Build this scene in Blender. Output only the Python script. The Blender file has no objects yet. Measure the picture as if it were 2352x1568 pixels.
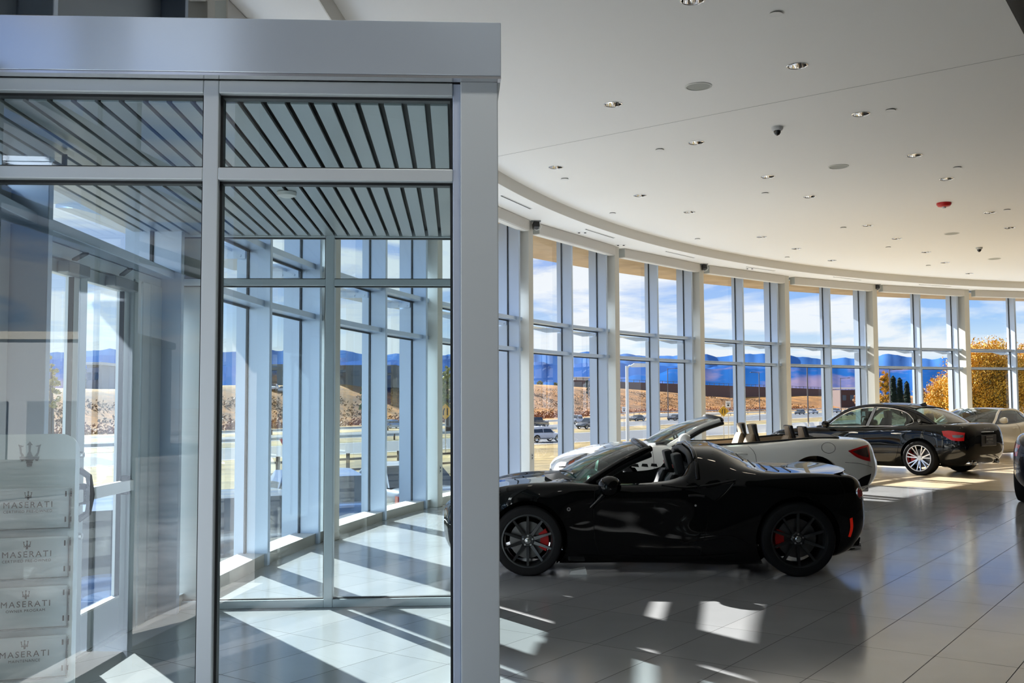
import bpy, bmesh, math, random
import numpy as np
from mathutils import Vector, Matrix
random.seed(7)
SC=bpy.context.scene
COL=SC.collection
PI=math.pi
# ---------------- camera ----------------
F_PX=2301.7; PITCH=0.0603; ROLL=-0.0046; EYE=1.5386
cam_d=bpy.data.cameras.new('camera'); cam=bpy.data.objects.new('camera',cam_d); COL.objects.link(cam)
cam_d.sensor_width=36; cam_d.lens=F_PX/2352*36; cam_d.clip_start=0.05; cam_d.clip_end=20000
_c,_s=math.cos(PITCH),math.sin(PITCH); _cr,_sr=math.cos(ROLL),math.sin(ROLL)
_r=Vector((1,0,0)); _u=Vector((0,-_s,_c)); _f=Vector((0,_c,_s))
_R=_r*_cr+_u*_sr; _U=_u*_cr-_r*_sr
cam.matrix_world=Matrix(((_R.x,_U.x,-_f.x,0),(_R.y,_U.y,-_f.y,0),(_R.z,_U.z,-_f.z,EYE),(0,0,0,1)))
SC.camera=cam
# ---------------- exposure ----------------
SC.view_settings.view_transform='Standard'; SC.view_settings.look='None'
SC.view_settings.exposure=0.0; SC.view_settings.gamma=1.0; SC.view_settings.use_curve_mapping=False
SUN_AZ=math.radians(35.2); SUN_EL=math.radians(28)
SUN_S=23; SKY_S=1.0; FILL=1.0
# ---------------- sky ----------------
wd=bpy.data.worlds.new('sky'); SC.world=wd; wd.use_nodes=True
def sky():
    nt=wd.node_tree; N=nt.nodes; L=nt.links; N.clear()
    out=N.new('ShaderNodeOutputWorld'); bg=N.new('ShaderNodeBackground'); L.new(bg.outputs[0],out.inputs[0])
    tc=N.new('ShaderNodeTexCoord'); sp=N.new('ShaderNodeSeparateXYZ'); L.new(tc.outputs['Generated'],sp.inputs[0])
    ramp=N.new('ShaderNodeValToRGB'); L.new(sp.outputs['Z'],ramp.inputs[0])
    cr=ramp.color_ramp; cr.elements[0].position=0.0; cr.elements[0].color=(.55,.80,1,1)
    cr.elements[1].position=1.0; cr.elements[1].color=(.10,.25,.70,1)
    for ps,c in ((.05,(.42,.72,1,1)),(.09,(.22,.50,.98,1)),(.14,(.14,.36,.90,1)),(.35,(.12,.30,.80,1))):
        e=cr.elements.new(ps); e.color=c
    mp=N.new('ShaderNodeMapping'); mp.inputs['Scale'].default_value=(1,1,5.2); L.new(tc.outputs['Generated'],mp.inputs[0])
    nz=N.new('ShaderNodeTexNoise'); nz.inputs['Scale'].default_value=5.0; nz.inputs['Detail'].default_value=7; nz.inputs['Roughness'].default_value=.56; nz.inputs['Distortion'].default_value=.4
    L.new(mp.outputs[0],nz.inputs['Vector'])
    r2=N.new('ShaderNodeValToRGB'); L.new(nz.outputs['Fac'],r2.inputs[0])
    r2.color_ramp.elements[0].position=.44; r2.color_ramp.elements[0].color=(0,0,0,1)
    r2.color_ramp.elements[1].position=.60; r2.color_ramp.elements[1].color=(1,1,1,1)
    # more cloud near the horizon
    r3=N.new('ShaderNodeValToRGB'); L.new(sp.outputs['Z'],r3.inputs[0])
    r3.color_ramp.elements[0].position=0.0; r3.color_ramp.elements[0].color=(.5,.5,.5,1)
    r3.color_ramp.elements[1].position=1; r3.color_ramp.elements[1].color=(.12,.12,.12,1)
    for ps,v in ((.045,.62),(.075,.16),(.13,.05)):
        e=r3.color_ramp.elements.new(ps); e.color=(v,v,v,1)
    # extra cloud to the left of the view
    lf=N.new('ShaderNodeMapRange'); lf.inputs['From Min'].default_value=.30; lf.inputs['From Max'].default_value=-.35; L.new(sp.outputs['X'],lf.inputs[0])
    lm=N.new('ShaderNodeMath'); lm.operation='MULTIPLY'; lm.inputs[1].default_value=.42; L.new(lf.outputs[0],lm.inputs[0])
    fy=N.new('ShaderNodeMath'); fy.operation='GREATER_THAN'; fy.inputs[1].default_value=.15; L.new(sp.outputs['Y'],fy.inputs[0])
    l2=N.new('ShaderNodeMath'); l2.operation='MULTIPLY'; L.new(lm.outputs[0],l2.inputs[0]); L.new(fy.outputs[0],l2.inputs[1])
    ad=N.new('ShaderNodeMath'); ad.operation='ADD'; L.new(r3.outputs[0],ad.inputs[0]); L.new(l2.outputs[0],ad.inputs[1])
    a2=N.new('ShaderNodeMath'); a2.operation='ADD'; a2.use_clamp=True; L.new(r2.outputs[0],a2.inputs[0]); L.new(ad.outputs[0],a2.inputs[1])
    a3=N.new('ShaderNodeMath'); a3.operation='MULTIPLY'; a3.inputs[1].default_value=.92; L.new(a2.outputs[0],a3.inputs[0])
    mx=N.new('ShaderNodeMixRGB'); L.new(a3.outputs[0],mx.inputs[0]); L.new(ramp.outputs[0],mx.inputs[1]); mx.inputs[2].default_value=(1.0,1.02,1.05,1)
    L.new(mx.outputs[0],bg.inputs[0]); bg.inputs[1].default_value=SKY_S
sky()
# ---------------- sun ----------------
sd=bpy.data.lights.new('sun','SUN'); so=bpy.data.objects.new('sun',sd); COL.objects.link(so)
sd.energy=SUN_S; sd.angle=math.radians(.5); sd.color=(1,.975,.94)
_d=Vector((math.sin(SUN_AZ)*math.cos(SUN_EL),-math.cos(SUN_AZ)*math.cos(SUN_EL),-math.sin(SUN_EL)))
so.rotation_euler=_d.to_track_quat('-Z','Y').to_euler(); so.location=(-20,30,25)

# ---------------- helpers ----------------
def tag(o,label=None,cat=None,group=None,kind=None):
    if label: o['label']=label
    if cat: o['category']=cat
    if group: o['group']=group
    if kind: o['kind']=kind
    return o
def empty(name,loc=(0,0,0),rz=0,**k):
    o=bpy.data.objects.new(name,None); COL.objects.link(o); o.location=loc; o.rotation_euler=(0,0,rz); o.empty_display_size=.2
    return tag(o,**k)
def copy_tree(o,parent=None):
    c=o.copy(); COL.objects.link(c)
    if parent is not None:
        c.parent=parent
    for ch in list(o.children): copy_tree(ch,c)
    return c
class MB:
    def __init__(s): s.v=[]; s.f=[]; s.mi=[]; s.m=0
    def add(s,vs,fs):
        b=len(s.v); s.v+=[tuple(map(float,q)) for q in vs]
        for f in fs: s.f.append([b+i for i in f]); s.mi.append(s.m)
        return s
    def box(s,x0,x1,y0,y1,z0,z1):
        return s.obox(((x0+x1)/2,(y0+y1)/2,(z0+z1)/2),(1,0,0),(0,1,0),abs(x1-x0),abs(y1-y0),abs(z1-z0))
    def obox(s,c,ax,ay,lx,ly,lz,az=None):
        c=Vector(c); ax=Vector(ax).normalized()*lx/2; ay=Vector(ay).normalized()*ly/2
        az=(Vector(az).normalized() if az is not None else Vector(ax).cross(Vector(ay)).normalized())*lz/2
        vs=[c+sx*ax+sy*ay+sz*az for sz in(-1,1) for sy in(-1,1) for sx in(-1,1)]
        return s.add(vs,[(0,2,3,1),(4,5,7,6),(0,1,5,4),(2,6,7,3),(0,4,6,2),(1,3,7,5)])
    def beam(s,a,b,w,h,up=(0,0,1)):
        a=Vector(a);b=Vector(b); d=b-a; u=Vector(up); sdir=d.cross(u).normalized(); u2=sdir.cross(d).normalized()
        return s.obox((a+b)/2,d,sdir,d.length,w,h,az=u2)
    def prism(s,poly,ax,o=(0,0,0),ux=(1,0,0),uy=(0,0,1)):
        # poly 2d in (ux,uy), extruded along vector ax
        o=Vector(o);ux=Vector(ux);uy=Vector(uy);ax=Vector(ax); n=len(poly)
        a=[o+ux*p[0]+uy*p[1] for p in poly]; b=[q+ax for q in a]
        return s.add(a+b,[list(range(n))[::-1],list(range(n,2*n))]+[(i,(i+1)%n,n+(i+1)%n,n+i) for i in range(n)])
    def tube(s,pts,r,n=8,cap=True):
        pts=[Vector(q) for q in pts]; R=r if isinstance(r,(list,tuple)) else [r]*len(pts)
        rings=[]; prev=None
        for i,q in enumerate(pts):
            d=(pts[min(i+1,len(pts)-1)]-pts[max(i-1,0)]).normalized()
            up=prev if prev is not None else (Vector((0,0,1)) if abs(d.z)<.9 else Vector((1,0,0)))
            a=(up-d*up.dot(d)).normalized(); b=d.cross(a); prev=a
            rings.append([q+(a*math.cos(2*PI*j/n)+b*math.sin(2*PI*j/n))*R[i] for j in range(n)])
        vs=[w for rg in rings for w in rg]; fs=[]
        for i in range(len(pts)-1):
            for j in range(n):
                fs.append((i*n+j,i*n+(j+1)%n,(i+1)*n+(j+1)%n,(i+1)*n+j))
        if cap: fs+=[list(range(n))[::-1],[(len(pts)-1)*n+j for j in range(n)]]
        return s.add(vs,fs)
    def lathe(s,prof,c=(0,0,0),ax=(0,0,1),n=24,a0=0,a1=2*PI):
        # prof: list of (r,h) along axis
        ax=Vector(ax).normalized(); t=Vector((1,0,0)) if abs(ax.x)<.9 else Vector((0,1,0)); e1=(t-ax*t.dot(ax)).normalized(); e2=ax.cross(e1); c=Vector(c)
        full=abs(a1-a0-2*PI)<1e-6; m=n if full else n+1
        vs=[];fs=[]
        for r,h in prof:
            for j in range(m):
                a=a0+(a1-a0)*j/n; vs.append(c+ax*h+(e1*math.cos(a)+e2*math.sin(a))*r)
        for i in range(len(prof)-1):
            for j in range(n):
                k=(j+1)%m; fs.append((i*m+j,i*m+k,(i+1)*m+k,(i+1)*m+j))
        return s.add(vs,fs)
    def grid(s,P,close_u=False):
        # P: 2D list of points
        nu=len(P);nv=len(P[0]); vs=[q for row in P for q in row]; fs=[]
        for i in range(nu-1):
            for j in range(nv-1): fs.append((i*nv+j,i*nv+j+1,(i+1)*nv+j+1,(i+1)*nv+j))
        return s.add(vs,fs)
    def quad(s,a,b,c,d): return s.add([a,b,c,d],[(0,1,2,3)])
    def build(s,name,mat,parent=None,smooth=None,loc=None,bevel=0,weld=False,sub=0,**k):
        me=bpy.data.meshes.new(name); me.from_pydata(s.v,[],s.f); me.update()
        mats=mat if isinstance(mat,(list,tuple)) else [mat]
        for m in mats: me.materials.append(m)
        if len(mats)>1: me.polygons.foreach_set('material_index',s.mi)
        if weld:
            bm=bmesh.new(); bm.from_mesh(me); bmesh.ops.remove_doubles(bm,verts=bm.verts,dist=1e-4); bmesh.ops.recalc_face_normals(bm,faces=bm.faces); bm.to_mesh(me); bm.free()
        if smooth is not None:
            me.polygons.foreach_set('use_smooth',[True]*len(me.polygons))
            try: me.set_sharp_from_angle(angle=math.radians(smooth))
            except Exception: pass
        o=bpy.data.objects.new(name,me); COL.objects.link(o)
        if parent is not None: o.parent=parent
        if loc is not None: o.location=loc
        if bevel:
            b=o.modifiers.new('bevel','BEVEL'); b.width=bevel; b.segments=2; b.limit_method='ANGLE'
        if sub:
            q=o.modifiers.new('subdivision','SUBSURF'); q.levels=sub; q.render_levels=sub; me.polygons.foreach_set('use_smooth',[True]*len(me.polygons))
        return tag(o,**k)
def S(o,parent=None):
    if parent is None: o['kind']='structure'
    return o
MATS={}
def mat(name,col=(.8,.8,.8),rough=.5,metal=0.,spec=.5,coat=0.,coatr=.03,emit=None,es=0,noise=None,bump=None,trans=0,ior=1.45,alpha=1,sss=0):
    if name in MATS: return MATS[name]
    m=bpy.data.materials.new(name); m.use_nodes=True; nt=m.node_tree; b=nt.nodes['Principled BSDF']
    b.inputs['Base Color'].default_value=(*col,1); b.inputs['Roughness'].default_value=rough; b.inputs['Metallic'].default_value=metal
    b.inputs['Specular IOR Level'].default_value=spec; b.inputs['Coat Weight'].default_value=coat; b.inputs['Coat Roughness'].default_value=coatr
    b.inputs['IOR'].default_value=ior; b.inputs['Transmission Weight'].default_value=trans
    if emit: b.inputs['Emission Color'].default_value=(*emit,1); b.inputs['Emission Strength'].default_value=es
    if noise:  # (scale, amount, col2)
        tc=nt.nodes.new('ShaderNodeTexCoord'); nz=nt.nodes.new('ShaderNodeTexNoise'); nz.inputs['Scale'].default_value=noise[0]; nz.inputs['Detail'].default_value=5
        nt.links.new(tc.outputs['Object'],nz.inputs['Vector'])
        rp=nt.nodes.new('ShaderNodeValToRGB'); rp.color_ramp.elements[0].position=.35; rp.color_ramp.elements[1].position=.68
        rp.color_ramp.elements[0].color=(*col,1); rp.color_ramp.elements[1].color=(*noise[1],1)
        nt.links.new(nz.outputs['Fac'],rp.inputs[0]); nt.links.new(rp.outputs[0],b.inputs['Base Color'])
    if bump:
        tc=nt.nodes.new('ShaderNodeTexCoord'); nz=nt.nodes.new('ShaderNodeTexNoise'); nz.inputs['Scale'].default_value=bump[0]; nz.inputs['Detail'].default_value=4
        nt.links.new(tc.outputs['Object'],nz.inputs['Vector']); bp=nt.nodes.new('ShaderNodeBump'); bp.inputs['Strength'].default_value=bump[1]; bp.inputs['Distance'].default_value=.01
        nt.links.new(nz.outputs['Fac'],bp.inputs['Height']); nt.links.new(bp.outputs[0],b.inputs['Normal'])
    MATS[name]=m; return m
def glassmat(name,tint=(1,1,1),refl=1.0,rough=0.0,ior=1.5):
    if name in MATS: return MATS[name]
    m=bpy.data.materials.new(name); m.use_nodes=True; nt=m.node_tree; N=nt.nodes; N.clear()
    out=N.new('ShaderNodeOutputMaterial'); mx=N.new('ShaderNodeMixShader'); tr=N.new('ShaderNodeBsdfTransparent'); gl=N.new('ShaderNodeBsdfGlossy'); fr=N.new('ShaderNodeFresnel')
    ge=N.new('ShaderNodeNewGeometry'); im=N.new('ShaderNodeMapRange'); im.inputs['To Min'].default_value=ior; im.inputs['To Max'].default_value=1/ior; nt.links.new(ge.outputs['Backfacing'],im.inputs[0]); nt.links.new(im.outputs[0],fr.inputs['IOR']); mu=N.new('ShaderNodeMath'); mu.operation='MULTIPLY'; mu.inputs[1].default_value=refl
    tr.inputs[0].default_value=(*tint,1); gl.inputs['Roughness'].default_value=rough; gl.inputs[0].default_value=(1,1,1,1)
    nt.links.new(fr.outputs[0],mu.inputs[0]); nt.links.new(mu.outputs[0],mx.inputs[0]); nt.links.new(tr.outputs[0],mx.inputs[1]); nt.links.new(gl.outputs[0],mx.inputs[2]); nt.links.new(mx.outputs[0],out.inputs[0])
    MATS[name]=m; return m
ALU=mat('aluminium_frame',(.50,.60,.74),.34,.6)
ALU2=mat('vestibule_aluminium',(.60,.66,.69),.35,.25)
WHITE=mat('white_paint',(.86,.86,.84),.55)
CREAM=mat('cream_paint',(.55,.54,.49),.5)
GASK=mat('black_gasket',(.015,.018,.02),.5)
DARK=mat('dark_grey',(.05,.055,.06),.5)
CHROME=mat('chrome',(.85,.85,.86),.06,1.0)
STEEL=mat('brushed_steel',(.60,.60,.60),.28,1.0)
BLACKP=mat('black_plastic',(.012,.012,.013),.4)
GLASS=glassmat('window_glass',(.96,.985,.99),1.1)
VGLASS=glassmat('vestibule_glass',(.84,.955,.975),2.4)
# ---------------- curved wall frame ----------------
CX,CZ,RW,PHI0,DPHI,UM=22.228,6.9935,24.907,.4637,.1484,-.4021
def pw(k,dr=0.,z=0.):
    a=PHI0+DPHI*k; r=RW-dr
    return Vector((CX-r*math.cos(a),CZ+r*math.sin(a),z))
def dirs(k):
    a=PHI0+DPHI*k
    return Vector((math.cos(a),-math.sin(a),0)),Vector((math.sin(a),math.cos(a),0))  # inward, tangential (increasing k)
# ---------------- floor ----------------
def floor_mat():
    m=bpy.data.materials.new('porcelain_floor_tile'); m.use_nodes=True; nt=m.node_tree; N=nt.nodes; L=nt.links; b=N['Principled BSDF']
    tc=N.new('ShaderNodeTexCoord'); mp=N.new('ShaderNodeMapping'); L.new(tc.outputs['Object'],mp.inputs[0])
    TA=.6295
    # u=x cos - y sin ; v = x sin + y cos  -> rotate by +TA
    mp.inputs['Rotation'].default_value=(0,0,TA); mp.inputs['Location'].default_value=(2.0202+.457*10,-6.452+.914*20,0)
    br=N.new('ShaderNodeTexBrick'); L.new(mp.outputs[0],br.inputs['Vector'])
    br.offset=0; br.squash=1; br.inputs['Scale'].default_value=1; br.inputs['Brick Width'].default_value=.457; br.inputs['Row Height'].default_value=.914
    br.inputs['Mortar Size'].default_value=.0028; br.inputs['Mortar Smooth'].default_value=.1; br.inputs['Bias'].default_value=0
    br.inputs['Color1'].default_value=(.305,.31,.315,1); br.inputs['Color2'].default_value=(.34,.342,.345,1); br.inputs['Mortar'].default_value=(.045,.045,.045,1)
    nz=N.new('ShaderNodeTexNoise'); nz.inputs['Scale'].default_value=1.3; nz.inputs['Detail'].default_value=6; L.new(tc.outputs['Object'],nz.inputs['Vector'])
    mr=N.new('ShaderNodeMapRange'); mr.inputs['To Min'].default_value=.86; mr.inputs['To Max'].default_value=1.14; L.new(nz.outputs['Fac'],mr.inputs[0])
    mu=N.new('ShaderNodeMixRGB'); mu.blend_type='MULTIPLY'; mu.inputs[0].default_value=1; L.new(br.outputs['Color'],mu.inputs[1]); L.new(mr.outputs[0],mu.inputs[2])
    L.new(mu.outputs[0],b.inputs['Base Color'])
    r2=N.new('ShaderNodeMapRange'); r2.inputs['To Min'].default_value=.09; r2.inputs['To Max'].default_value=.19; L.new(nz.outputs['Fac'],r2.inputs[0]); 
    ra=N.new('ShaderNodeMath'); ra.operation='ADD'; L.new(r2.outputs[0],ra.inputs[0]); L.new(br.outputs['Fac'],ra.inputs[1]); L.new(ra.outputs[0],b.inputs['Roughness'])
    n2=N.new('ShaderNodeTexNoise'); n2.inputs['Scale'].default_value=2.2; n2.inputs['Detail'].default_value=3; L.new(tc.outputs['Object'],n2.inputs['Vector'])
    bp=N.new('ShaderNodeBump'); bp.inputs['Strength'].default_value=.06; bp.inputs['Distance'].default_value=.02; L.new(n2.outputs['Fac'],bp.inputs['Height']); L.new(bp.outputs[0],b.inputs['Normal'])
    b.inputs['Specular IOR Level'].default_value=.5
    return m
FLOOR=floor_mat()
K0,K1=-5,9
def arc(dr,z,k0=K0,k1=K1,n=12): return [pw(k0+(k1-k0)*i/((k1-k0)*n),dr,z) for i in range((k1-k0)*n+1)]
REAR=[(40,26),(30,6),(16,-2),(9,-9),(-1.2,-5)]
def disc(name,dr,z,thick,m,dn=False):
    a=arc(dr,z); top=a+[Vector((x,y,z)) for x,y in REAR]; n=len(top); lo=[q-Vector((0,0,thick)) for q in top]
    b=MB(); b.add(top+lo,[list(range(n))[::-1],list(range(n,2*n))]+[(i,n+i,n+(i+1)%n,(i+1)%n) for i in range(n)])
    return b.build(name,m,kind='structure',weld=True)
disc('floor',-.30,0,.25,FLOOR)
# beige carpeted floor zone on the right
BEIGE=mat('beige_floor',(.62,.50,.34),.22,noise=(3.,(.56,.45,.30)))
bz=MB(); lp=[(4.6,19.9),(6.58,18.34),(8.38,16.92),(12.6,13.4),(26,5),(34,24),(20,30.5),(12,28.9),(8,26.6),(5.6,24.4)]
bz.prism(lp,(0,0,.004),o=(0,0,.0005),ux=(1,0,0),uy=(0,1,0)); bz.build('floor_beige',BEIGE,kind='structure')

# ---------------- curtain wall ----------------
ZB0,ZB1,ZU0,ZU1,ZH,ZS=2.4644,2.527,3.0199,3.0819,4.665,4.857
FD=.216
def sd_bay(k):
    """bay between mullion k-1 and k"""
    W=empty('window_%d'%(k+10),pw(k-.5)); W['kind']='structure'; o=W.location.copy()
    def loc(ob): ob.location=-o; return ob
    nodes=[k-1,k+(UM if k!=-3 else -.624),k]
    for q in nodes[1:]:
        inn,tg=dirs(q); b=MB(); ext=.19 if q==k else .10
        b.obox(pw(q,FD/2,2.43),inn,tg,FD,.062,4.86)
        loc(b.build('mullion',ALU,W,bevel=.004))
        e=MB(); e.obox(pw(q,-ext/2-.02,2.2),inn,tg,ext,.062,5.2); loc(e.build('outer_mullion',ALU,W))
        g=MB(); g.obox(pw(q,-.008,2.43),inn,tg,.02,.10,4.86); loc(g.build('gasket',GASK,W))
    for a,c in ((nodes[0],nodes[1]),(nodes[1],nodes[2])):
        ia,ta=dirs(a); ic,tc_=dirs(c)
        tm=(pw(c)-pw(a)).normalized(); im=Vector((tm.y,-tm.x,0))
        A=pw(a)+tm*.045; C=pw(c)-tm*.045
        if a==k-1: Ac=pw(a,0)+tm*.18 if True else A
        up=Vector((0,0,1))
        door=(k==-3 and a==nodes[1])
        for z0,z1 in ((ZB0,ZB1),(ZU0,ZU1)):
            b=MB(); b.obox((A+C)/2+im*.075+up*(z0+z1)/2,tm,im,(C-A).length+.02,.17,z1-z0); loc(b.build('transom',ALU,W,bevel=.004))
            g=MB(); g.obox((A+C)/2+up*(z0-.012),tm,im,(C-A).length,.02,.02); loc(g.build('gasket',GASK,W))
        zr=[(.12,ZB0),(ZB1,ZU0),(ZU1,ZS)]
        if door: zr=zr[1:]
        if k==-3 and a==k-1:
            b=MB(); b.obox((A+C)/2+up*1.35,tm,im,(C-A).length,.06,2.6); loc(b.build('daylight_block_panel',mat('block_panel_grey',(.50,.54,.58),.5),W)); zr=zr[1:]  # unseen opaque panel added to keep daylight off the fin beside it
        if k==-3:
            b=MB(); b.obox((A+C)/2+up*(ZU1+ZS)/2,tm,im,(C-A).length,.06,ZS-ZU1); loc(b.build('spandrel_panel',mat('spandrel_blue_grey',(.30,.36,.42),.4,.2),W)); zr=zr[:-1]
        for z0,z1 in zr:
            g=MB(); g.quad(A+up*z0,C+up*z0,C+up*z1,A+up*z1); loc(g.build('glass',GLASS,W))
        if not door:
            b=MB(); b.obox((A+C)/2+im*.06+up*.055,tm,im,(C-A).length+.03,.24,.11); b.m=1
            b.obox((A+C)/2+im*.06+up*.1125,tm,im,(C-A).length+.03,.25,.005); loc(b.build('sill',[CREAM,WHITE],W))
        # light shelf outside
        P=(A+C)/2-im*.42+up*3.03
        b=MB(); 
        Ao=A-im*.16; Co=C-im*.16; A2=A-im*.80; C2=C-im*.80
        zt=3.0
        b.add([Ao+up*zt,Co+up*zt,C2+up*(zt+.03),A2+up*(zt+.03),Ao+up*(zt+.03),Co+up*(zt+.03),C2+up*(zt+.06),A2+up*(zt+.06)],[(0,1,2,3),(7,6,5,4),(0,4,5,1),(3,2,6,7),(0,3,7,4),(1,5,6,2)])
        loc(b.build('light_shelf',ALU,W))
        b=MB(); n_=-im
        for X in (C-tm*.02,):
            b.prism([(0.03,2.93),(0.03,3.09),(.80,3.09),(.80,3.05),(.35,2.93)],tm*.012,o=X,ux=n_,uy=(0,0,1))
            for bx,bz_ in ((.08,2.96),(.08,3.05),(.22,2.96)):
                b.lathe([(.0,-.012),(.014,-.012),(.014,0)],c=X+n_*bx+up*bz_,ax=tm,n=8)
        loc(b.build('shelf_bracket',ALU,W))
    # head
    b=MB(); A=pw(k-1);C=pw(k); tm=(C-A).normalized(); im=Vector((tm.y,-tm.x,0))
    b.obox((A+C)/2+Vector((0,0,4.83)),tm,im,(C-A).length,.14,.06); loc(b.build('head_frame',ALU,W))
    return W
for k in range(-4,9): sd_bay(k)
def columns():
    for k in range(-4,9):
        b=MB(); A=pw(k+.05);  inn,tg=dirs(k+.075)
        b.obox(pw(k+.077,.155,ZS/2),inn,tg,.308,.185,ZS)
        o=b.build('trim_%d'%(k+10),CREAM,bevel=.006,kind='structure')
columns()
BOXM=mat('shade_box_grey',(.60,.58,.54),.45)
def shade_boxes():
    for k in range(-3,9):
        if k in (-2,-3,): zt=ZS
        A=pw(k-1+.1645,.245); C=pw(k+.0497-.004,.245); tm=(C-A).normalized(); im=Vector((tm.y,-tm.x,0)); up=Vector((0,0,1))
        mid=(A+C)/2
        root=empty('roller_shade_box',(mid.x,mid.y,4.66),math.atan2(tm.y,tm.x))
        L=(C-A).length/2
        b=MB(); b.box(-L,L,-.093,.093,0,.192); b.build('casing',BOXM,root,bevel=.005)
        b=MB(); b.box(-L+.01,L-.01,-.06,.06,-.006,-.001); b.build('fabric_slot',mat('shade_fabric',(.75,.74,.7),.8),root)
        
        for sx in (-1,1): b=MB(); b.box(sx*L,sx*(L+.003),-.08,.08,.012,.18); b.build('end_cap',mat('endcap',(.40,.43,.42),.5),root)
        ORD={1:'first long grey roller shade box right of the vestibule, over the tall windows',2:'second roller shade box right of the vestibule, over the windows behind the black roadster',3:'third roller shade box from the vestibule, above the convertible windscreen',4:'fourth roller shade box from the vestibule, behind the black sedan bonnet',5:'roller shade box above the window with the green conifers',6:'roller shade box furthest right, above the yellow trees',0:'grey roller shade box cut off by the vestibule corner post'}
        tag(root,ORD.get(k,'grey roller shade box along the ceiling edge, seen only above or through the vestibule'),'shade box','roller shade boxes along the window wall')
shade_boxes()
# ceiling
RB=1.064; ZC=5.052
CEILM=mat('ceiling_paint',(.87,.86,.83),.6)
def ring(name,dr0,dr1,z,m,thick=0):
    a=arc(dr0,z); c=arc(dr1,z); b=MB(); n=len(a)
    if thick:
        a2=[q+Vector((0,0,thick)) for q in a]; c2=[q+Vector((0,0,thick)) for q in c]
        for i in range(n-1):
            b.quad(a[i],a[i+1],c[i+1],c[i]); b.quad(a2[i+1],a2[i],c2[i],c2[i+1]); b.quad(a[i+1],a[i],a2[i],a2[i+1]); b.quad(c[i],c[i+1],c2[i+1],c2[i])
    else: b.add(a+c,[(i,n+i,n+i+1,i+1) for i in range(n-1)])
    return b.build(name,m,kind='structure',weld=True,smooth=30)
ring('ceiling_soffit',-.05,RB,ZS,CEILM,.20)
FASC=mat('ceiling_fascia_paint',(.70,.68,.63),.6)
ring('trim_fascia',RB,RB+.012,ZS-.001,FASC,.196)
LIGHTS=[(1.21,11.68),(3.01,10.34),(4.60,9.14),(4.30,12.13),(2.52,13.46),(.67,14.85),(5.80,14.23),(4.03,15.56),(2.20,16.95),(6.93,15.77),(5.15,17.12),(3.31,18.47),(8.99,18.65),(7.17,20.0),(5.37,21.34),(10.2,20.34),(8.39,21.65),(6.59,23.03),(9.86,23.67),(8.05,25.01),(11.1,25.5),(12.75,27.74),(9.19,26.79)]
OUTL=[(-.3,2.0),(.7,2.3),(.6,.8),(-.3,9.9),(1.6,8.6),(3.4,7.4),(1.4,4.9),(3.4,3.5),(5.6,5.4),(7.6,10.6),(8.9,13.6),(11.3,17.0),(13.4,21.6),(14.6,25.2),(17.5,28.2),(17,22.5),(14.8,15.2),(11,9.5),(20.5,25)]  # leading entries are unseen fittings added to light the vestibule front
SPK=[]
def ceiling():
    outer=[(q.x,q.y) for q in arc(RB+.006,0)]
    n=len(outer)
    # panel edge on the right: line through (4.36,8.63),(4.95,9.47)
    main=outer+[(40,26),(34,16),(26.5,7),(20,6.6),(12.0,12.6),(9.0,12.2),(6.5,10.9),(4.95,9.47),(4.36,8.63),(2.9,6.0),(1.9,3.0),(1.5,-1),(1.6,-6)]
    bm=bmesh.new()
    def loop(pts,z):
        vs=[bm.verts.new((x,y,z)) for x,y in pts]; es=[bm.edges.new((vs[i],vs[(i+1)%len(vs)])) for i in range(len(vs))]; return vs,es
    _,es=loop(main,ZC)
    from itertools import chain
    HS=[]
    def inside(x,y):
        c=False; P=main
        for i in range(len(P)):
            x1,y1=P[i];x2,y2=P[i-1]
            if (y1>y)!=(y2>y) and x<(x2-x1)*(y-y1)/(y2-y1)+x1: c=not c
        return c
    for x,y in LIGHTS+OUTL:
        if not inside(x,y) or any(not inside(x+.3*math.cos(a),y+.3*math.sin(a)) for a in (0,1.5,3,4.5)): continue
        HS.append((x,y)); _,e=loop([(x+.098*math.cos(2*PI*i/28),y+.098*math.sin(2*PI*i/28)) for i in range(28)],ZC); es+=e
    bmesh.ops.triangle_fill(bm,use_beauty=True,use_dissolve=False,edges=es,normal=(0,0,-1))
    me=bpy.data.meshes.new('ceiling'); bm.to_mesh(me); bm.free(); me.materials.append(CEILM)
    o=bpy.data.objects.new('ceiling',me); COL.objects.link(o); o['kind']='structure'
    b=MB()
    edge=[(26.5,7),(20,6.6),(12.0,12.6),(9.0,12.2),(6.5,10.9),(4.95,9.47),(4.36,8.63),(2.9,6.0),(1.9,3.0),(1.5,-1),(1.6,-6)]
    for i in range(len(edge)-1):
        a=edge[i];c=edge[i+1]; b.quad((*a,ZC),(*c,ZC),(*c,ZC+.35),(*a,ZC+.35))
    b.build('trim_bulkhead',CEILM,kind='structure')
    return HS
HOLES=ceiling()
disc('roof',-.10,5.75,.33,mat('roof_dark',(.20,.20,.19),.8))
# eave outside
EAVE=mat('timber_soffit',(.50,.34,.19),.6,noise=(1.6,(.36,.23,.12)))
ring('trim_eave',-.05,-1.95,4.82,EAVE,.75)
# seam in the ceiling
SEAM=mat('seam_grey',(.42,.42,.41),.8)
b=MB(); b.beam((-.9,14.73,ZC-.0012),(6.9,8.74+.02,ZC-.0012),.006,.002)
a_=Vector((-.15,14.14));d_=(Vector((5.23,10.02))-a_).normalized()
b=MB(); p0_=a_-d_*.6; p1_=a_+d_*7.6; b.beam((p0_.x,p0_.y,ZC-.0012),(p1_.x,p1_.y,ZC-.0012),.006,.002); b.build('trim_ceiling_joint',SEAM,kind='structure')
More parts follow.
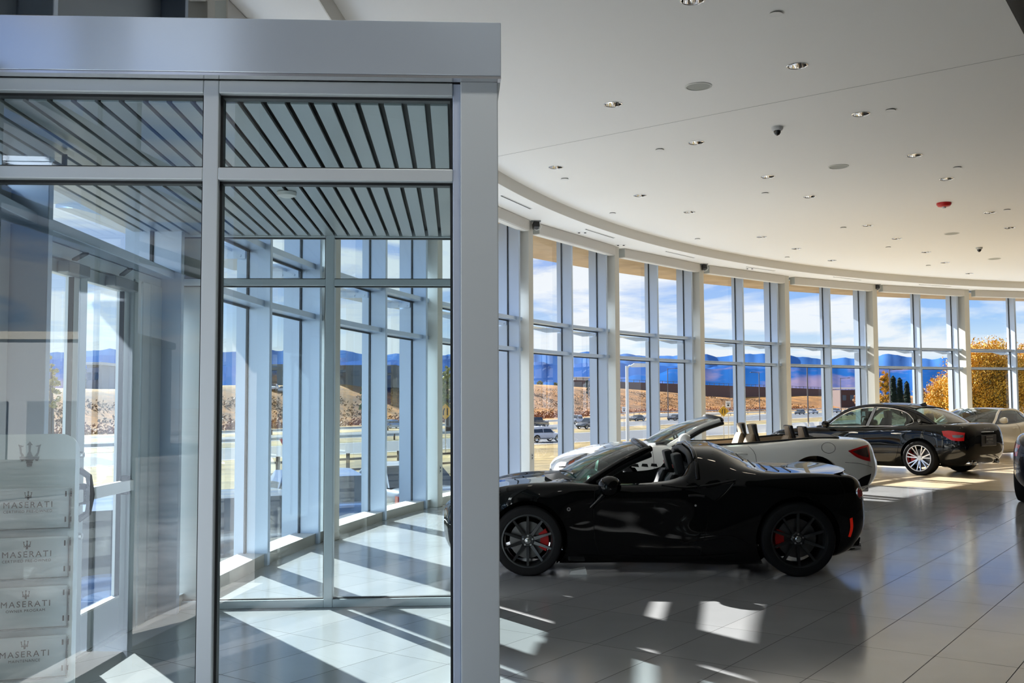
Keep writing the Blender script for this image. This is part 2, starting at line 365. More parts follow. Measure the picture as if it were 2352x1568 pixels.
# rear walls
b=MB(); pts=[pw(K1,0)[:2]]+REAR+[pw(K0,0)[:2]]
for i in range(len(pts)-1):
    a=pts[i];c=pts[i+1]; b.beam((a[0],a[1],2.9),(c[0],c[1],2.9),.2,5.8)
b.build('wall_rear',mat('rear_wall_paint',(.32,.32,.32),.8),kind='structure')

# ---------------- vestibule ----------------
VA=.056; VU=Vector((-math.cos(VA),-math.sin(VA),0)); VV=Vector((-math.sin(VA),math.cos(VA),0)); VO=Vector((-.055,4.155,0))
def vp(u,v,z=0): return VO+VU*u+VV*v+Vector((0,0,z))
def vbox(b,u0,u1,v0,v1,z0,z1):
    return b.obox(vp((u0+u1)/2,(v0+v1)/2,(z0+z1)/2),VU,VV,u1-u0,v1-v0,z1-z0,az=(0,0,1))
def vestibule():
    F=empty('wall_vestibule',VO); F['kind']='structure'
    def put(b,name,m=ALU2,bevel=.004,**k):
        o=b.build(name,m,F,bevel=bevel,**k); o.location=-Vector(F.location); return o
    UE=2.62   # left end
    b=MB(); vbox(b,0,.158,0,.158,0,2.885); put(b,'corner_post')
    b=MB(); vbox(b,.158,.190,.03,.13,0,2.885); put(b,'jamb',mat('jamb_alu',(.55,.63,.78),.3,.3))
    b=MB(); vbox(b,1.163,1.226,.02,.14,0,2.885); put(b,'mullion')
    for u0,u1 in ((.190,1.163),(1.226,UE)):
        b=MB(); vbox(b,u0,u1,.02,.14,2.83,2.885); put(b,'head_rail')
        b=MB(); vbox(b,u0,u1,.02,.14,2.465,2.517); put(b,'transom')
        b=MB(); vbox(b,u0,u1,.02,.14,0,.10); put(b,'base_rail')
        for z0,z1 in ((.10,2.465),(2.517,2.83)):
            b=MB(); b.quad(vp(u0,.08,z0),vp(u1,.08,z0),vp(u1,.08,z1),vp(u0,.08,z1)); put(b,'glass',VGLASS,0)
            g=MB(); t=.011
            vbox(g,u0,u1,.055,.1,z1-t,z1); vbox(g,u0,u0+t,.055,.1,z0,z1); vbox(g,u1-t,u1,.055,.1,z0,z1); vbox(g,u0,u1,.055,.1,z0,z0+t)
            put(g,'gasket',GASK,0)
    # fascia
    b=MB(); vbox(b,-.012,UE+.1,-.045,.0,2.898,3.125); put(b,'fascia',mat('fascia_alu',(.68,.77,.86),.16,.5),.003)
    b=MB(); vbox(b,-.012,UE+.1,-.045,.005,2.885,2.896); put(b,'drip_edge',mat('bright_edge',(.75,.77,.8),.2,.8),0)
    b=MB(); vbox(b,-.012,.033,0,3.80,2.885,3.125); put(b,'side_fascia',ALU2)
    b=MB(); vbox(b,.0,UE,.0,3.75,2.90,3.10); put(b,'roof_deck',mat('vestibule_roof',(.5,.52,.53),.6))
    # side wall (right)
    D=3.62
    b=MB(); vbox(b,.0,.14,D-.07,D+.07,0,2.885); put(b,'corner_post')
    for v0,v1 in ((.158,D-.07),):
        b=MB(); vbox(b,.03,.13,v0,v1,2.83,2.885); vbox(b,.03,.13,v0,v1,2.465,2.517); vbox(b,.03,.13,v0,v1,0,.06); put(b,'side_rail')
        b=MB(); b.quad(vp(.08,v0,.06),vp(.08,v1,.06),vp(.08,v1,2.465),vp(.08,v0,2.465)); b.quad(vp(.08,v0,2.517),vp(.08,v1,2.517),vp(.08,v1,2.83),vp(.08,v0,2.83)); put(b,'glass',VGLASS,0)
    # back wall
    um=1.11
    b=MB(); vbox(b,um,um+.067,D-.05,D+.05,0,2.885); put(b,'mullion')
    for u0,u1 in ((.14,um),(um+.067,2.30)):
        b=MB(); vbox(b,u0,u1,D-.05,D+.05,2.812,2.885); put(b,'head_rail')
        b=MB(); vbox(b,u0,u1,D-.05,D+.05,2.437,2.488); put(b,'transom')
        b=MB(); vbox(b,u0,u1,D-.05,D+.05,0,.06); put(b,'base_rail')
        for z0,z1 in ((.06,2.437),(2.488,2.812)):
            b=MB(); b.quad(vp(u0,D,z0),vp(u1,D,z0),vp(u1,D,z1),vp(u0,D,z1)); put(b,'glass',glassmat('inner_glass',(.95,.99,1.0),.9),0)
            g=MB(); t=.008; vbox(g,u0,u1,D-.02,D+.02,z1-t,z1); vbox(g,u0,u1,D-.02,D+.02,z0,z0+t); vbox(g,u0,u0+t,D-.02,D+.02,z0,z1); put(g,'gasket',GASK,0)
    b=MB(); vbox(b,2.30,2.37,D-.05,D+.05,0,2.885); put(b,'jamb_post',ALU2)
    # slat ceiling
    b=MB(); b.m=0; u=.10
    i=0
    while u<UE-.05:
        vbox(b,u+.012,u+.088,.14,D-.05,2.822,2.84); u+=.10
    put(b,'slat_ceiling',mat('slat_alu',(.40,.43,.44),.35,.35),.002)
    b=MB(); vbox(b,.05,UE,.1,D,2.87,2.90); put(b,'ceiling_void',GASK,0)
    return F
vestibule()
# ---------------- outside ----------------
def sm(a,b,x):
    t=min(1,max(0,(x-a)/(b-a))); return t*t*(3-2*t)
def gs(s): return min(1.3,max(.62,1.46-.0027*s))
def tw(s,t): return t if t<=69 else 69+(t-69)*gs(s)
def tinv(s,tp): return tp if tp<=69 else 69+(tp-69)/gs(s)
def tz(x,y):
    t=-.731*x+.682*y; s=.682*x+.731*y; tp=tw(s,t)
    z=-1.3+(-1.3)*sm(16,62,t)+(-.3)*sm(62,69,t)
    z-=.1*sm(97,103,tp)
    top=float(np.interp(s,[-200,100,150,324,415,500,640,900],[3.5,4.6,6.2,9.7,8.0,3.6,4.8,5.5]))
    hill=sm(172,217,tp)
    z=z+(top-z)*hill
    if tp>220: z+=(tp-220)*.001
    z+=.35*hill*math.sin(x*.11)*math.sin(y*.07+1)
    return z
def ground_mat():
    m=bpy.data.materials.new('ground_zones'); m.use_nodes=True; nt=m.node_tree; N=nt.nodes; L=nt.links; b=N['Principled BSDF']; b.inputs['Roughness'].default_value=.9; b.inputs['Specular IOR Level'].default_value=.1
    tc=N.new('ShaderNodeTexCoord')
    dt=N.new('ShaderNodeVectorMath'); dt.operation='DOT_PRODUCT'; dt.inputs[1].default_value=(-.731,.682,0); L.new(tc.outputs['Object'],dt.inputs[0])
    nz=N.new('ShaderNodeTexNoise'); nz.inputs['Scale'].default_value=.09; nz.inputs['Detail'].default_value=9; nz.inputs['Roughness'].default_value=.7; L.new(tc.outputs['Object'],nz.inputs['Vector'])
    ds=N.new('ShaderNodeVectorMath'); ds.operation='DOT_PRODUCT'; ds.inputs[1].default_value=(.682,.731,0); L.new(tc.outputs['Object'],ds.inputs[0])
    g1=N.new('ShaderNodeMath'); g1.operation='MULTIPLY_ADD'; g1.inputs[1].default_value=-.0027; g1.inputs[2].default_value=1.46; L.new(ds.outputs['Value'],g1.inputs[0])
    g2=N.new('ShaderNodeClamp'); g2.inputs['Min'].default_value=.62; g2.inputs['Max'].default_value=1.3; L.new(g1.outputs[0],g2.inputs[0])
    t1=N.new('ShaderNodeMath'); t1.operation='SUBTRACT'; t1.inputs[1].default_value=69; L.new(dt.outputs['Value'],t1.inputs[0])
    t2=N.new('ShaderNodeMath'); t2.operation='MULTIPLY'; L.new(t1.outputs[0],t2.inputs[0]); L.new(g2.outputs[0],t2.inputs[1])
    t3=N.new('ShaderNodeMath'); t3.operation='MAXIMUM'; L.new(t2.outputs[0],t3.inputs[0]); t3.inputs[1].default_value=0
    t4=N.new('ShaderNodeMath'); t4.operation='MINIMUM'; L.new(t1.outputs[0],t4.inputs[0]); t4.inputs[1].default_value=0
    t5=N.new('ShaderNodeMath'); t5.operation='ADD'; L.new(t3.outputs[0],t5.inputs[0]); L.new(t4.outputs[0],t5.inputs[1])
    t6=N.new('ShaderNodeMath'); t6.operation='ADD'; t6.inputs[1].default_value=69; L.new(t5.outputs[0],t6.inputs[0])
    dv=N.new('ShaderNodeMath'); dv.operation='DIVIDE'; dv.inputs[1].default_value=400; L.new(t6.outputs[0],dv.inputs[0])
    wob=N.new('ShaderNodeMath'); wob.operation='MULTIPLY_ADD'; wob.inputs[1].default_value=.010; L.new(nz.outputs['Fac'],wob.inputs[0]); 
    sb=N.new('ShaderNodeMath'); sb.operation='SUBTRACT'; sb.inputs[1].default_value=.005; L.new(dv.outputs[0],sb.inputs[0]); L.new(sb.outputs[0],wob.inputs[2])
    def ramp(src,stops,interp='LINEAR'):
        r=N.new('ShaderNodeValToRGB'); L.new(src,r.inputs[0]); c=r.color_ramp; c.interpolation=interp
        while len(c.elements)>1: c.elements.remove(c.elements[0])
        c.elements[0].position=stops[0][0]; c.elements[0].color=(*stops[0][1],1)
        for p_,k in stops[1:]:
            e=c.elements.new(p_); e.color=(*k,1)
        return r
    G1=(.20,.15,.055);G2=(.12,.08,.03);ORG=(.20,.085,.018);RED=(.11,.034,.012)
    a=ramp(wob.outputs[0],[(0,(.24,.235,.23)),(.036,(.24,.235,.23)),(.040,(.155,.12,.05)),(.16,(.145,.105,.038)),(.243,(.12,.10,.04)),(.27,(.14,.105,.05)),(.345,(.22,.16,.075)),(.36,(.23,.165,.08)),(.415,(.22,.14,.055)),(.43,ORG),(.437,RED),(.455,ORG),(.49,(.18,.078,.016)),(.52,(.20,.092,.02)),(.545,(.28,.17,.05)),(.70,(.25,.16,.05))])
    asph=ramp(dv.outputs[0],[(0,(0,0,0)),(.1725,(1,1,1)),(.2375,(0,0,0)),(.28,(1,1,1)),(.3325,(0,0,0)),(.3675,(1,1,1)),(.40,(0,0,0))],'CONSTANT')
    n2=N.new('ShaderNodeTexNoise'); n2.inputs['Scale'].default_value=.8; n2.inputs['Detail'].default_value=8; n2.inputs['Roughness'].default_value=.75; L.new(tc.outputs['Object'],n2.inputs['Vector'])
    mr=N.new('ShaderNodeMapRange'); mr.inputs['From Min'].default_value=.3; mr.inputs['From Max'].default_value=.7; mr.inputs['To Min'].default_value=.5; mr.inputs['To Max'].default_value=1.6; L.new(n2.outputs['Fac'],mr.inputs[0])
    n3=N.new('ShaderNodeTexNoise'); n3.inputs['Scale'].default_value=.05; n3.inputs['Detail'].default_value=8; L.new(tc.outputs['Object'],n3.inputs['Vector'])
    m3=N.new('ShaderNodeMapRange'); m3.inputs['From Min'].default_value=.35; m3.inputs['From Max'].default_value=.65; m3.inputs['To Min'].default_value=.6; m3.inputs['To Max'].default_value=1.4; L.new(n3.outputs['Fac'],m3.inputs[0])
    n4=N.new('ShaderNodeTexNoise'); n4.inputs['Scale'].default_value=.22; n4.inputs['Detail'].default_value=6; n4.inputs['Roughness'].default_value=.7; L.new(tc.outputs['Object'],n4.inputs['Vector'])
    m4=N.new('ShaderNodeMapRange'); m4.inputs['From Min'].default_value=.35; m4.inputs['From Max'].default_value=.65; m4.inputs['To Min'].default_value=.55; m4.inputs['To Max'].default_value=1.45; L.new(n4.outputs['Fac'],m4.inputs[0])
    m5=N.new('ShaderNodeMath'); m5.operation='MULTIPLY'; L.new(m3.outputs[0],m5.inputs[0]); L.new(m4.outputs[0],m5.inputs[1])
    mm=N.new('ShaderNodeMath'); mm.operation='MULTIPLY'; L.new(mr.outputs[0],mm.inputs[0]); L.new(m5.outputs[0],mm.inputs[1])
    mu=N.new('ShaderNodeMixRGB'); mu.blend_type='MULTIPLY'; mu.inputs[0].default_value=1; L.new(a.outputs[0],mu.inputs[1]); L.new(mm.outputs[0],mu.inputs[2])
    mx=N.new('ShaderNodeMixRGB'); L.new(asph.outputs[0],mx.inputs[0]); L.new(mu.outputs[0],mx.inputs[1]); mx.inputs[2].default_value=(.085,.095,.11,1)
    L.new(mx.outputs[0],b.inputs['Base Color'])
    return m
GROUND=ground_mat()
def uv2xy(s,t): return (.682*s-.731*t, .731*s+.682*t)
def terrain():
    ss=np.unique(np.concatenate([np.arange(-900,-100,40),np.arange(-100,700,6),np.arange(700,3001,60)]))
    tt=np.unique(np.concatenate([np.arange(-300,-20,40),np.arange(-20,60,3),np.arange(60,270,2.5),np.arange(270,600,15),np.arange(600,3200,120)]))
    b=MB(); P=[]
    for s in ss:
        row=[]
        for t in tt:
            x,y=uv2xy(s,t); row.append((x,y,tz(x,y)))
        P.append(row)
    b.grid(P); o=b.build('ground',GROUND,smooth=180,weld=True,kind='structure'); return o
terrain()
# lane markings on the near carriageway, one stripe object each
LINE=mat('road_paint',(.8,.8,.78),.7)
def stripe(t,w,nm,lab,grp=None):
    b=MB(); q=[]
    for i in range(0,200):
        s0=-60+i*2.4; s1=s0+2.4
        P=[]
        for s,tt in ((s0,t),(s1,t),(s1,t+w),(s0,t+w)):
            x,y=uv2xy(s,tinv(s,tt)); P.append((x,y,tz(x,y)+.03))
        b.add(P,[(0,1,2,3)])
    b.build(nm,LINE,weld=True,kind='structure')
for i,t in enumerate((70.2,94,113.2,132,148,159)): stripe(t,.25,'trim_road_line_%d'%(i+1),'')
def at(px,y,Y):  # world point on ray at depth Y
    dx=px-1176; dy=y-784
    X=dx*_cr+dy*_sr; YY=-dx*_sr+dy*_cr
    d=Vector((X,F_PX*_c+YY*_s,F_PX*_s-YY*_c)); d/=d.y
    return Vector((d.x*Y,Y,EYE+d.z*Y))
# mountains, blue of distance haze painted into the ridge colours
def mountains():
    import random as R
    rr=R.Random(3)
    def nz(x,seed): return sum(math.sin(x*f+seed*(i+1)*1.7)*a for i,(f,a) in enumerate(((.9,1),(2.1,.6),(4.7,.33),(9.1,.2),(17.3,.12),(33,.07),(61,.04))))
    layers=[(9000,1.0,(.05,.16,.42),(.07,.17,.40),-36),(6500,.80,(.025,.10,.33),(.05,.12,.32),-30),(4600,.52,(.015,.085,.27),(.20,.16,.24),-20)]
    names=['far_ridge','middle_ridge','foothill_ridge']; labs=['pale blue mountain ridge furthest away under the clouds','deep blue mountain ridge running across the horizon','lower blue foothills with pinkish bare patches behind the brown wall']
    for (D,hf,c1,c2,_),nm,lb in zip(layers,names,labs):
        P=[]; na=520
        for i in range(na):
            a=-.75+1.6*i/na   # tan of azimuth
            px=1176+a*F_PX
            base=(106+11*nz(a*5.2,1.3)+7*nz(a*14,4.2)) if nm=='far_ridge' else (92+13*nz(a*4.1,2.2)+6*nz(a*19,5)) if nm=='middle_ridge' else (66+11*nz(a*6.3,3.1)+4*nz(a*22,2))
            if px<1150: base+=(2 if nm=='far_ridge' else 6 if nm=='middle_ridge' else 0)
            H=base/F_PX*D; row=[]
            for j in range(14):
                f=j/13; w=f**.9
                y=D*(1-.11*(1-f)); 
                z=-40+(H+40)*w*(1+.30*(1-f)*w*(math.sin(a*34+1.3*math.sin(a*11)+f*2)*.5+math.sin(a*71+f*3)*.3+math.sin(a*120+2)*.15))
                x=a*y
                row.append((x,y,z))
            P.append(row)
        b=MB(); b.grid(P)
        m=mat('hazed_rock_'+nm,c1,.95,spec=.0,noise=(.0016 if nm!='foothill_ridge' else .0042,c2))
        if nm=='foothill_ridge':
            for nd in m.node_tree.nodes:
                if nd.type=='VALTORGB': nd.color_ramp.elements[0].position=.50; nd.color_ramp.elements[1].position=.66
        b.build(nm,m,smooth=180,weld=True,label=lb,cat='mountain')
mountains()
# ---------- trees ----------
def leafmesh(name,n,crown,size,m,seed,clump=None,parent=None):
    R_=random.Random(seed); b=MB(); vs=[];fs=[]
    cl=[]
    nc=clump or max(8,n//55)
    for i in range(nc):
        while True:
            q=Vector((R_.uniform(-1,1),R_.uniform(-1,1),R_.uniform(-1,1)))
            if .25<q.length<1: break
        cl.append((Vector((q.x*crown[0],q.y*crown[0],crown[2]+q.z*crown[1]*(1 if q.z>0 else .85))),R_.uniform(.16,.30)*crown[0]))
    for i in range(n):
        c,r=R_.choice(cl); d=Vector((R_.gauss(0,1),R_.gauss(0,1),R_.gauss(0,.8)))*r*.55; p=c+d
        a=Vector((R_.gauss(0,1),R_.gauss(0,1),R_.gauss(0,1))).normalized(); t=a.orthogonal().normalized(); s=size*R_.uniform(.6,1.3)
        w=a.cross(t)
        k=len(vs); vs+=[p-t*s,p+w*s*.5,p+t*s,p-w*s*.5]; fs.append((k,k+1,k+2,k+3))
    b.add(vs,fs); return b.build(name,m,parent)
def tree(nm,pos,H,cr,ch,n,size,leaf,bark,label,group=None,seed=1,cat='tree'):
    r=empty(nm,pos,label=label,cat=cat,group=group)
    rr=random.Random(seed); b=MB()
    b.tube([(0,0,-.3),(rr.uniform(-.1,.1)*cr,rr.uniform(-.1,.1)*cr,H*.35),(rr.uniform(-.15,.15)*cr,0,H*.85)],[.045*H,.03*H,.006*H],8)
    for i in range(9):
        a=rr.uniform(0,6.28); z=H*rr.uniform(.25,.6); L=cr*rr.uniform(.6,.95)
        b.tube([(0,0,z),(math.cos(a)*L*.5,math.sin(a)*L*.5,z+L*.35),(math.cos(a)*L,math.sin(a)*L,z+L*.75)],[.016*H,.010*H,.003*H],5)
    b.build('trunk',bark,r,smooth=60)
    leafmesh('foliage',n,(cr,ch,H-ch),size,leaf,seed,parent=r)
    if leaf is GOLD: leafmesh('olive_foliage',n//3,(cr*.9,ch*.9,H-ch),size,mat('olive_brown_leaves',(.10,.085,.02),.7,noise=(1.1,(.28,.20,.03))),seed+50,parent=r)
    return r
BARK=mat('bark',(.11,.075,.05),.9); 
def leafmat(n,c1,c2):
    m=mat(n,c1,.7,noise=(1.3,c2)); return m
GOLD=leafmat('golden_leaves',(.50,.24,.012),(.78,.48,.05)); GREEN=leafmat('conifer_green',(.016,.035,.02),(.03,.06,.03)); OLIVE=leafmat('olive_leaves',(.13,.15,.03),(.26,.25,.04)); PINK=leafmat('pale_orange_leaves',(.45,.24,.12),(.55,.33,.18)); LIME=leafmat('yellow_leaves',(.50,.42,.08),(.6,.5,.12))
def tpos(px,Y):
    v=at(px,900,Y); return Vector((v.x,Y,tz(v.x,Y)))
def treeat(nm,px,Y,ytop,rpx,n,size,leaf,label,seed,group=None,chf=.42,cat='tree'):
    p_=tpos(px,Y); top=at(px,ytop,Y).z; H=top-p_.z; cr=rpx/F_PX*Y
    return tree(nm,p_,H,cr*.8,H*chf,n,size,leaf,BARK,label,group,seed,cat)
treeat('cottonwood_tree',2272,62,785,108,46000,.066,GOLD,'largest golden autumn tree, with a dark trunk, at the right windows',11)
treeat('cottonwood_tree',2400,66,775,100,22000,.07,GOLD,'golden tree cut by the right edge of the frame',12)
treeat('cottonwood_tree',2176,78,866,60,24000,.07,GOLD,'lower golden tree left of the largest one, behind the sedan roof',13,chf=.48)
treeat('cottonwood_tree',2208,70,838,42,16000,.07,GOLD,'golden tree filling the gap beside the white window pier',14,chf=.45)
treeat('yellow_tree',2032,170,852,20,3500,.16,GOLD,'small golden tree left of the dark conifers',15)
for i,(px,y,r_) in enumerate(((2052,866,12),(2067,870,13),(2083,878,13))):
    Yc=160+i*9; p_=tpos(px,Yc); H=at(px,y,Yc).z-p_.z
    r=empty('conifer_tree',p_,label='dark green conifer in the clump, %s'%(['left and tallest','middle one','right and lowest'][i]),cat='tree',group=None)
    b=MB(); b.tube([(0,0,0),(0,0,H*.9)],[.2,.05],6); b.build('trunk',BARK,r)
    R_=random.Random(i); vs=[];fs=[]
    for k in range(1500):
        h=R_.random()**.8; rad=(1-h)*r_/F_PX*160*.95+.1; a=R_.uniform(0,6.28); q=Vector((math.cos(a)*rad*R_.uniform(.5,1),math.sin(a)*rad,H*(.06+.94*h))); d=Vector((math.cos(a),math.sin(a),-.3))*.45; w=Vector((-math.sin(a),math.cos(a),0))*.28
        n_=len(vs); vs+=[q-w,q+d,q+w,q+Vector((0,0,.3))]; fs.append((n_,n_+1,n_+2,n_+3))
    b=MB(); b.add(vs,fs); b.build('foliage',GREEN,r)
treeat('pale_tree',2112,180,868,16,900,.28,PINK,'pale pink-orange tree right of the conifers',21)
treeat('pale_tree',2138,190,862,16,900,.28,PINK,'pale orange tree beside the mountains, left of the golden trees',22)
treeat('pale_tree',1972,230,878,14,700,.35,PINK,'pale orange tree behind the flat-roofed building',23)
treeat('green_tree',1028,150,838,24,6500,.15,leafmat('yellow_green_leaves',(.26,.26,.04),(.40,.36,.05)),'yellow-green tree seen through the vestibule beside the corner post',24)
treeat('round_bush',838,190,868,14,1200,.24,OLIVE,'yellow-green bush on the slope by the dark building',25,chf=.5,cat='bush')
treeat('yellow_tree',118,138,808,22,2200,.20,LIME,'bare-topped yellow tree seen through the left door leaf',26)
for i,(px,y,r_) in enumerate(((198,842,14),(232,835,18),(100,850,14),(160,848,15),(265,845,14))):
    treeat('round_bush',px,236+13*i,y,r_,900,.35,OLIVE,['round green tree, leftmost through the right door leaf','round green tree with houses beside it, middle of the door glass','dark round tree left of the yellow tree','round tree between the two door leaves','round green tree at the right side of the door glass'][i],30+i,chf=.5)
for i,(px,y,r_) in enumerate(((1352,868,10),(1366,866,10),(1240,874,8),(1276,877,8))):
    treeat('round_bush',px,440+25*i,y,r_,500,.6,[GREEN,GREEN,OLIVE,OLIVE][i],['dark tree on the crest, left of a pair','dark tree on the crest, right of a pair','brown scrub on the crest in the first window','brown scrub on the crest, right of the first scrub'][i],40+i,chf=.55,cat='bush')
# ---------- reddish scrub along the hill foot ----------
SCR=leafmat('rust_scrub_leaves',(.20,.06,.02),(.30,.13,.035))
def tufts(name,n,place,per,sz,hmax,m,label):
    R_=random.Random(len(name)); vs=[];fs=[]
    for c in range(n):
        s,tp,r_=place(R_)
        for i in range(per):
            s1=s+R_.gauss(0,r_); x,y=uv2xy(s1,tinv(s1,tp+R_.gauss(0,r_*.7))); z=tz(x,y)+R_.uniform(0,hmax)*R_.random()
            q=Vector((x,y,z)); a=Vector((R_.gauss(0,1),R_.gauss(0,1),R_.gauss(0,.6))).normalized(); t=a.orthogonal().normalized(); w=a.cross(t); k=sz*R_.uniform(.5,1.3)
            n_=len(vs); vs+=[q-t*k,q+w*k*.6,q+t*k,q-w*k*.6]; fs.append((n_,n_+1,n_+2,n_+3))
    b=MB(); b.add(vs,fs); b.build(name,m,label=label,cat='bushes',kind='stuff')
tufts('rust_scrub',1400,lambda R_:(R_.uniform(60,470),173+R_.gauss(0,1.6),.8),16,.28,1.9,SCR,'rust red scrub growing along the foot of the hill')
tufts('hillside_scrub',900,lambda R_:(R_.uniform(60,520),R_.uniform(181,203),R_.uniform(.4,1.6)),14,.26,.8,leafmat('hill_scrub_leaves',(.15,.085,.028),(.24,.13,.04)),'low brown scrub scattered over the hillside beyond the roads')
# ---------- brown barrier wall with railing ----------
def barrier():
    r=empty('barrier_wall',(0,0,0),label='long brown wall with a railing running along the top of the hill',cat='wall')
    BR=mat('brown_wall',(.13,.075,.065),.85); b=MB(); pts=[]
    for i in range(41):
        s=372+i*(690-372)/40; x,y=uv2xy(s,tinv(s,218)); zb=tz(x,y)-.8; zt=11.6-(s-415)*.0105
        pts.append((x,y,zb,zt))
    for i in range(40):
        a=pts[i];c=pts[i+1]; n_=Vector((-.731,.682,0))*.5
        A=Vector(a[:3]);C=Vector(c[:3]);A2=Vector((a[0],a[1],a[3]));C2=Vector((c[0],c[1],c[3]))
        b.add([A,C,C2,A2,A+n_,C+n_,C2+n_,A2+n_],[(0,1,2,3),(4,7,6,5),(3,2,6,7),(0,4,5,1)])
    b.build('panel',BR,r,weld=True)
    b=MB()
    b.tube([(p_[0],p_[1],p_[3]+1.15) for p_ in pts],.10,5)
    b.build('railing',DARK,r)
    for i in range(62):
        f=i*40/61; j=min(39,int(f)); g=f-j; q=[pts[j][m_]*(1-g)+pts[j+1][m_]*g for m_ in range(4)]
        b=MB(); b.box(q[0]-.12,q[0]+.12,q[1]-.12,q[1]+.12,q[3]-.1,q[3]+1.35); b.build('railing_post',DARK,r)
    x,y=uv2xy(482,tinv(482,217.4)); 
    b=MB(); b.beam((x,y,9),(x+4.6*.682,y+4.6*.731,9),.2,1.3); b.build('sign_plate',WHITE,r)
barrier()
# ---------- buildings ----------
def bldg(nm,px,Y,w,ybot,ytop,depth,m,label,roof=None,win=0):
    a=at(px-w/2,ybot,Y); c=at(px+w/2,ybot,Y); top=at(px,ytop,Y).z; zb=tz(a.x,Y)-1
    r=empty(nm,((a.x+c.x)/2,Y,zb),label=label,cat='building'); W=(c.x-a.x)/2
    b=MB(); b.box(-W,W,0,depth,0,top-zb); b.build('walls',m,r)
    if roof: b=MB(); b.box(-W-.6,W+.6,-.6,depth+.6,top-zb,top-zb+.6); b.build('roof',roof,r)
    for i in range(win):
        b=MB(); x0=-W+2*W*(i+.25)/win; h=top-zb-1; b.box(x0,x0+W/win,-.15,0,1+h*.4,1+h*.7); b.build('window',mat('far_glass',(.05,.08,.12),.1),r)
    return r
GR=mat('far_dark_cladding',(.10,.13,.15),.7)
bldg('warehouse',835,260,150,872,838,30,GR,'dark grey box building, widest one, on the crest behind the vestibule',win=4)
bldg('warehouse',640,250,60,872,836,40,GR,'smaller dark grey building left of the widest box building',win=2)
bldg('warehouse',915,330,60,878,862,30,mat('far_red',(.30,.09,.08),.7),'low building with a red stripe right of the dark box building',roof=WHITE,win=3)
bldg('house',214,216,30,850,838,15,mat('far_house',(.25,.27,.33),.7),'grey house seen left in the door glass',roof=mat('far_roof',(.55,.6,.65),.7),win=2)
bldg('house',250,262,24,850,842,15,mat('far_house2',(.30,.20,.16),.7),'brown house seen right in the door glass',roof=MATS['far_roof'],win=2)
bldg('house',1335,520,34,878,868,18,mat('far_white',(.55,.57,.6),.7),'low pale building on the crest in the second window',roof=WHITE,win=3)
bldg('station_building',1948,560,36,915,895,14,mat('far_brown',(.075,.04,.035),.8),'small brown building with a flat white canopy on the hillside',win=2)
def canopy():
    a=at(1935,893,520); r=empty('flat_canopy',(a.x,520,tz(a.x,520)),label='flat white canopy roof beside the small brown building',cat='canopy')
    h=a.z-tz(a.x,520)
    b=MB(); b.box(-9,9,-4,4,h,h+.8); b.build('roof',WHITE,r)
    for sx in (-7,7):
        b=MB(); b.box(sx-.3,sx+.3,-.3,.3,0,h); b.build('post',WHITE,r)
canopy()
# ---------- poles and signs ----------
PW=mat('painted_pole',(.62,.70,.80),.4); PD=mat('dark_pole',(.12,.11,.12),.5)
def pole(px,Y,ytop,w,arm,m,label):
    p_=tpos(px,Y); top=at(px,ytop,Y).z-p_.z; r=empty('street_lamp',p_,label=label,cat='street lamp')
    b=MB(); b.tube([(0,0,-.3),(0,0,top)],[w,w*.8],8); b.build('pole',m,r)
    b=MB(); s=1 if arm>0 else -1
    b.tube([(0,0,top-.1),(arm*.6,0,top+.02)],w*.5,6); b.build('arm',m,r)
    b=MB(); b.prism([(0,0),(.2,.12),(.75,.10),(.95,0),(.75,-.05),(.1,-.06)],(0,.3,0),o=(arm*.55 if s>0 else arm*.55-.95,-.15,top)); b.build('lamp_head',m,r)
    return r
pole(1440.5,46,840,.085,.25,PW,'pale blue street lamp standing closest, in the second window')
pole(1534,240,846,.11,3,PD,'thin dark street lamp on the hill foot behind the black sedan on the road')
pole(1744,230,855,.11,-2,PD,'thin lamp post against the brown wall in the third window')
pole(1855,120,838,.09,-3,PD,'tall dark street lamp in the fourth window')
pole(1931,260,868,.12,3,PD,'short dark lamp post left of the flat-roofed building')
pole(2044,150,848,.10,2,PD,'brown lamp post left of the conifers')
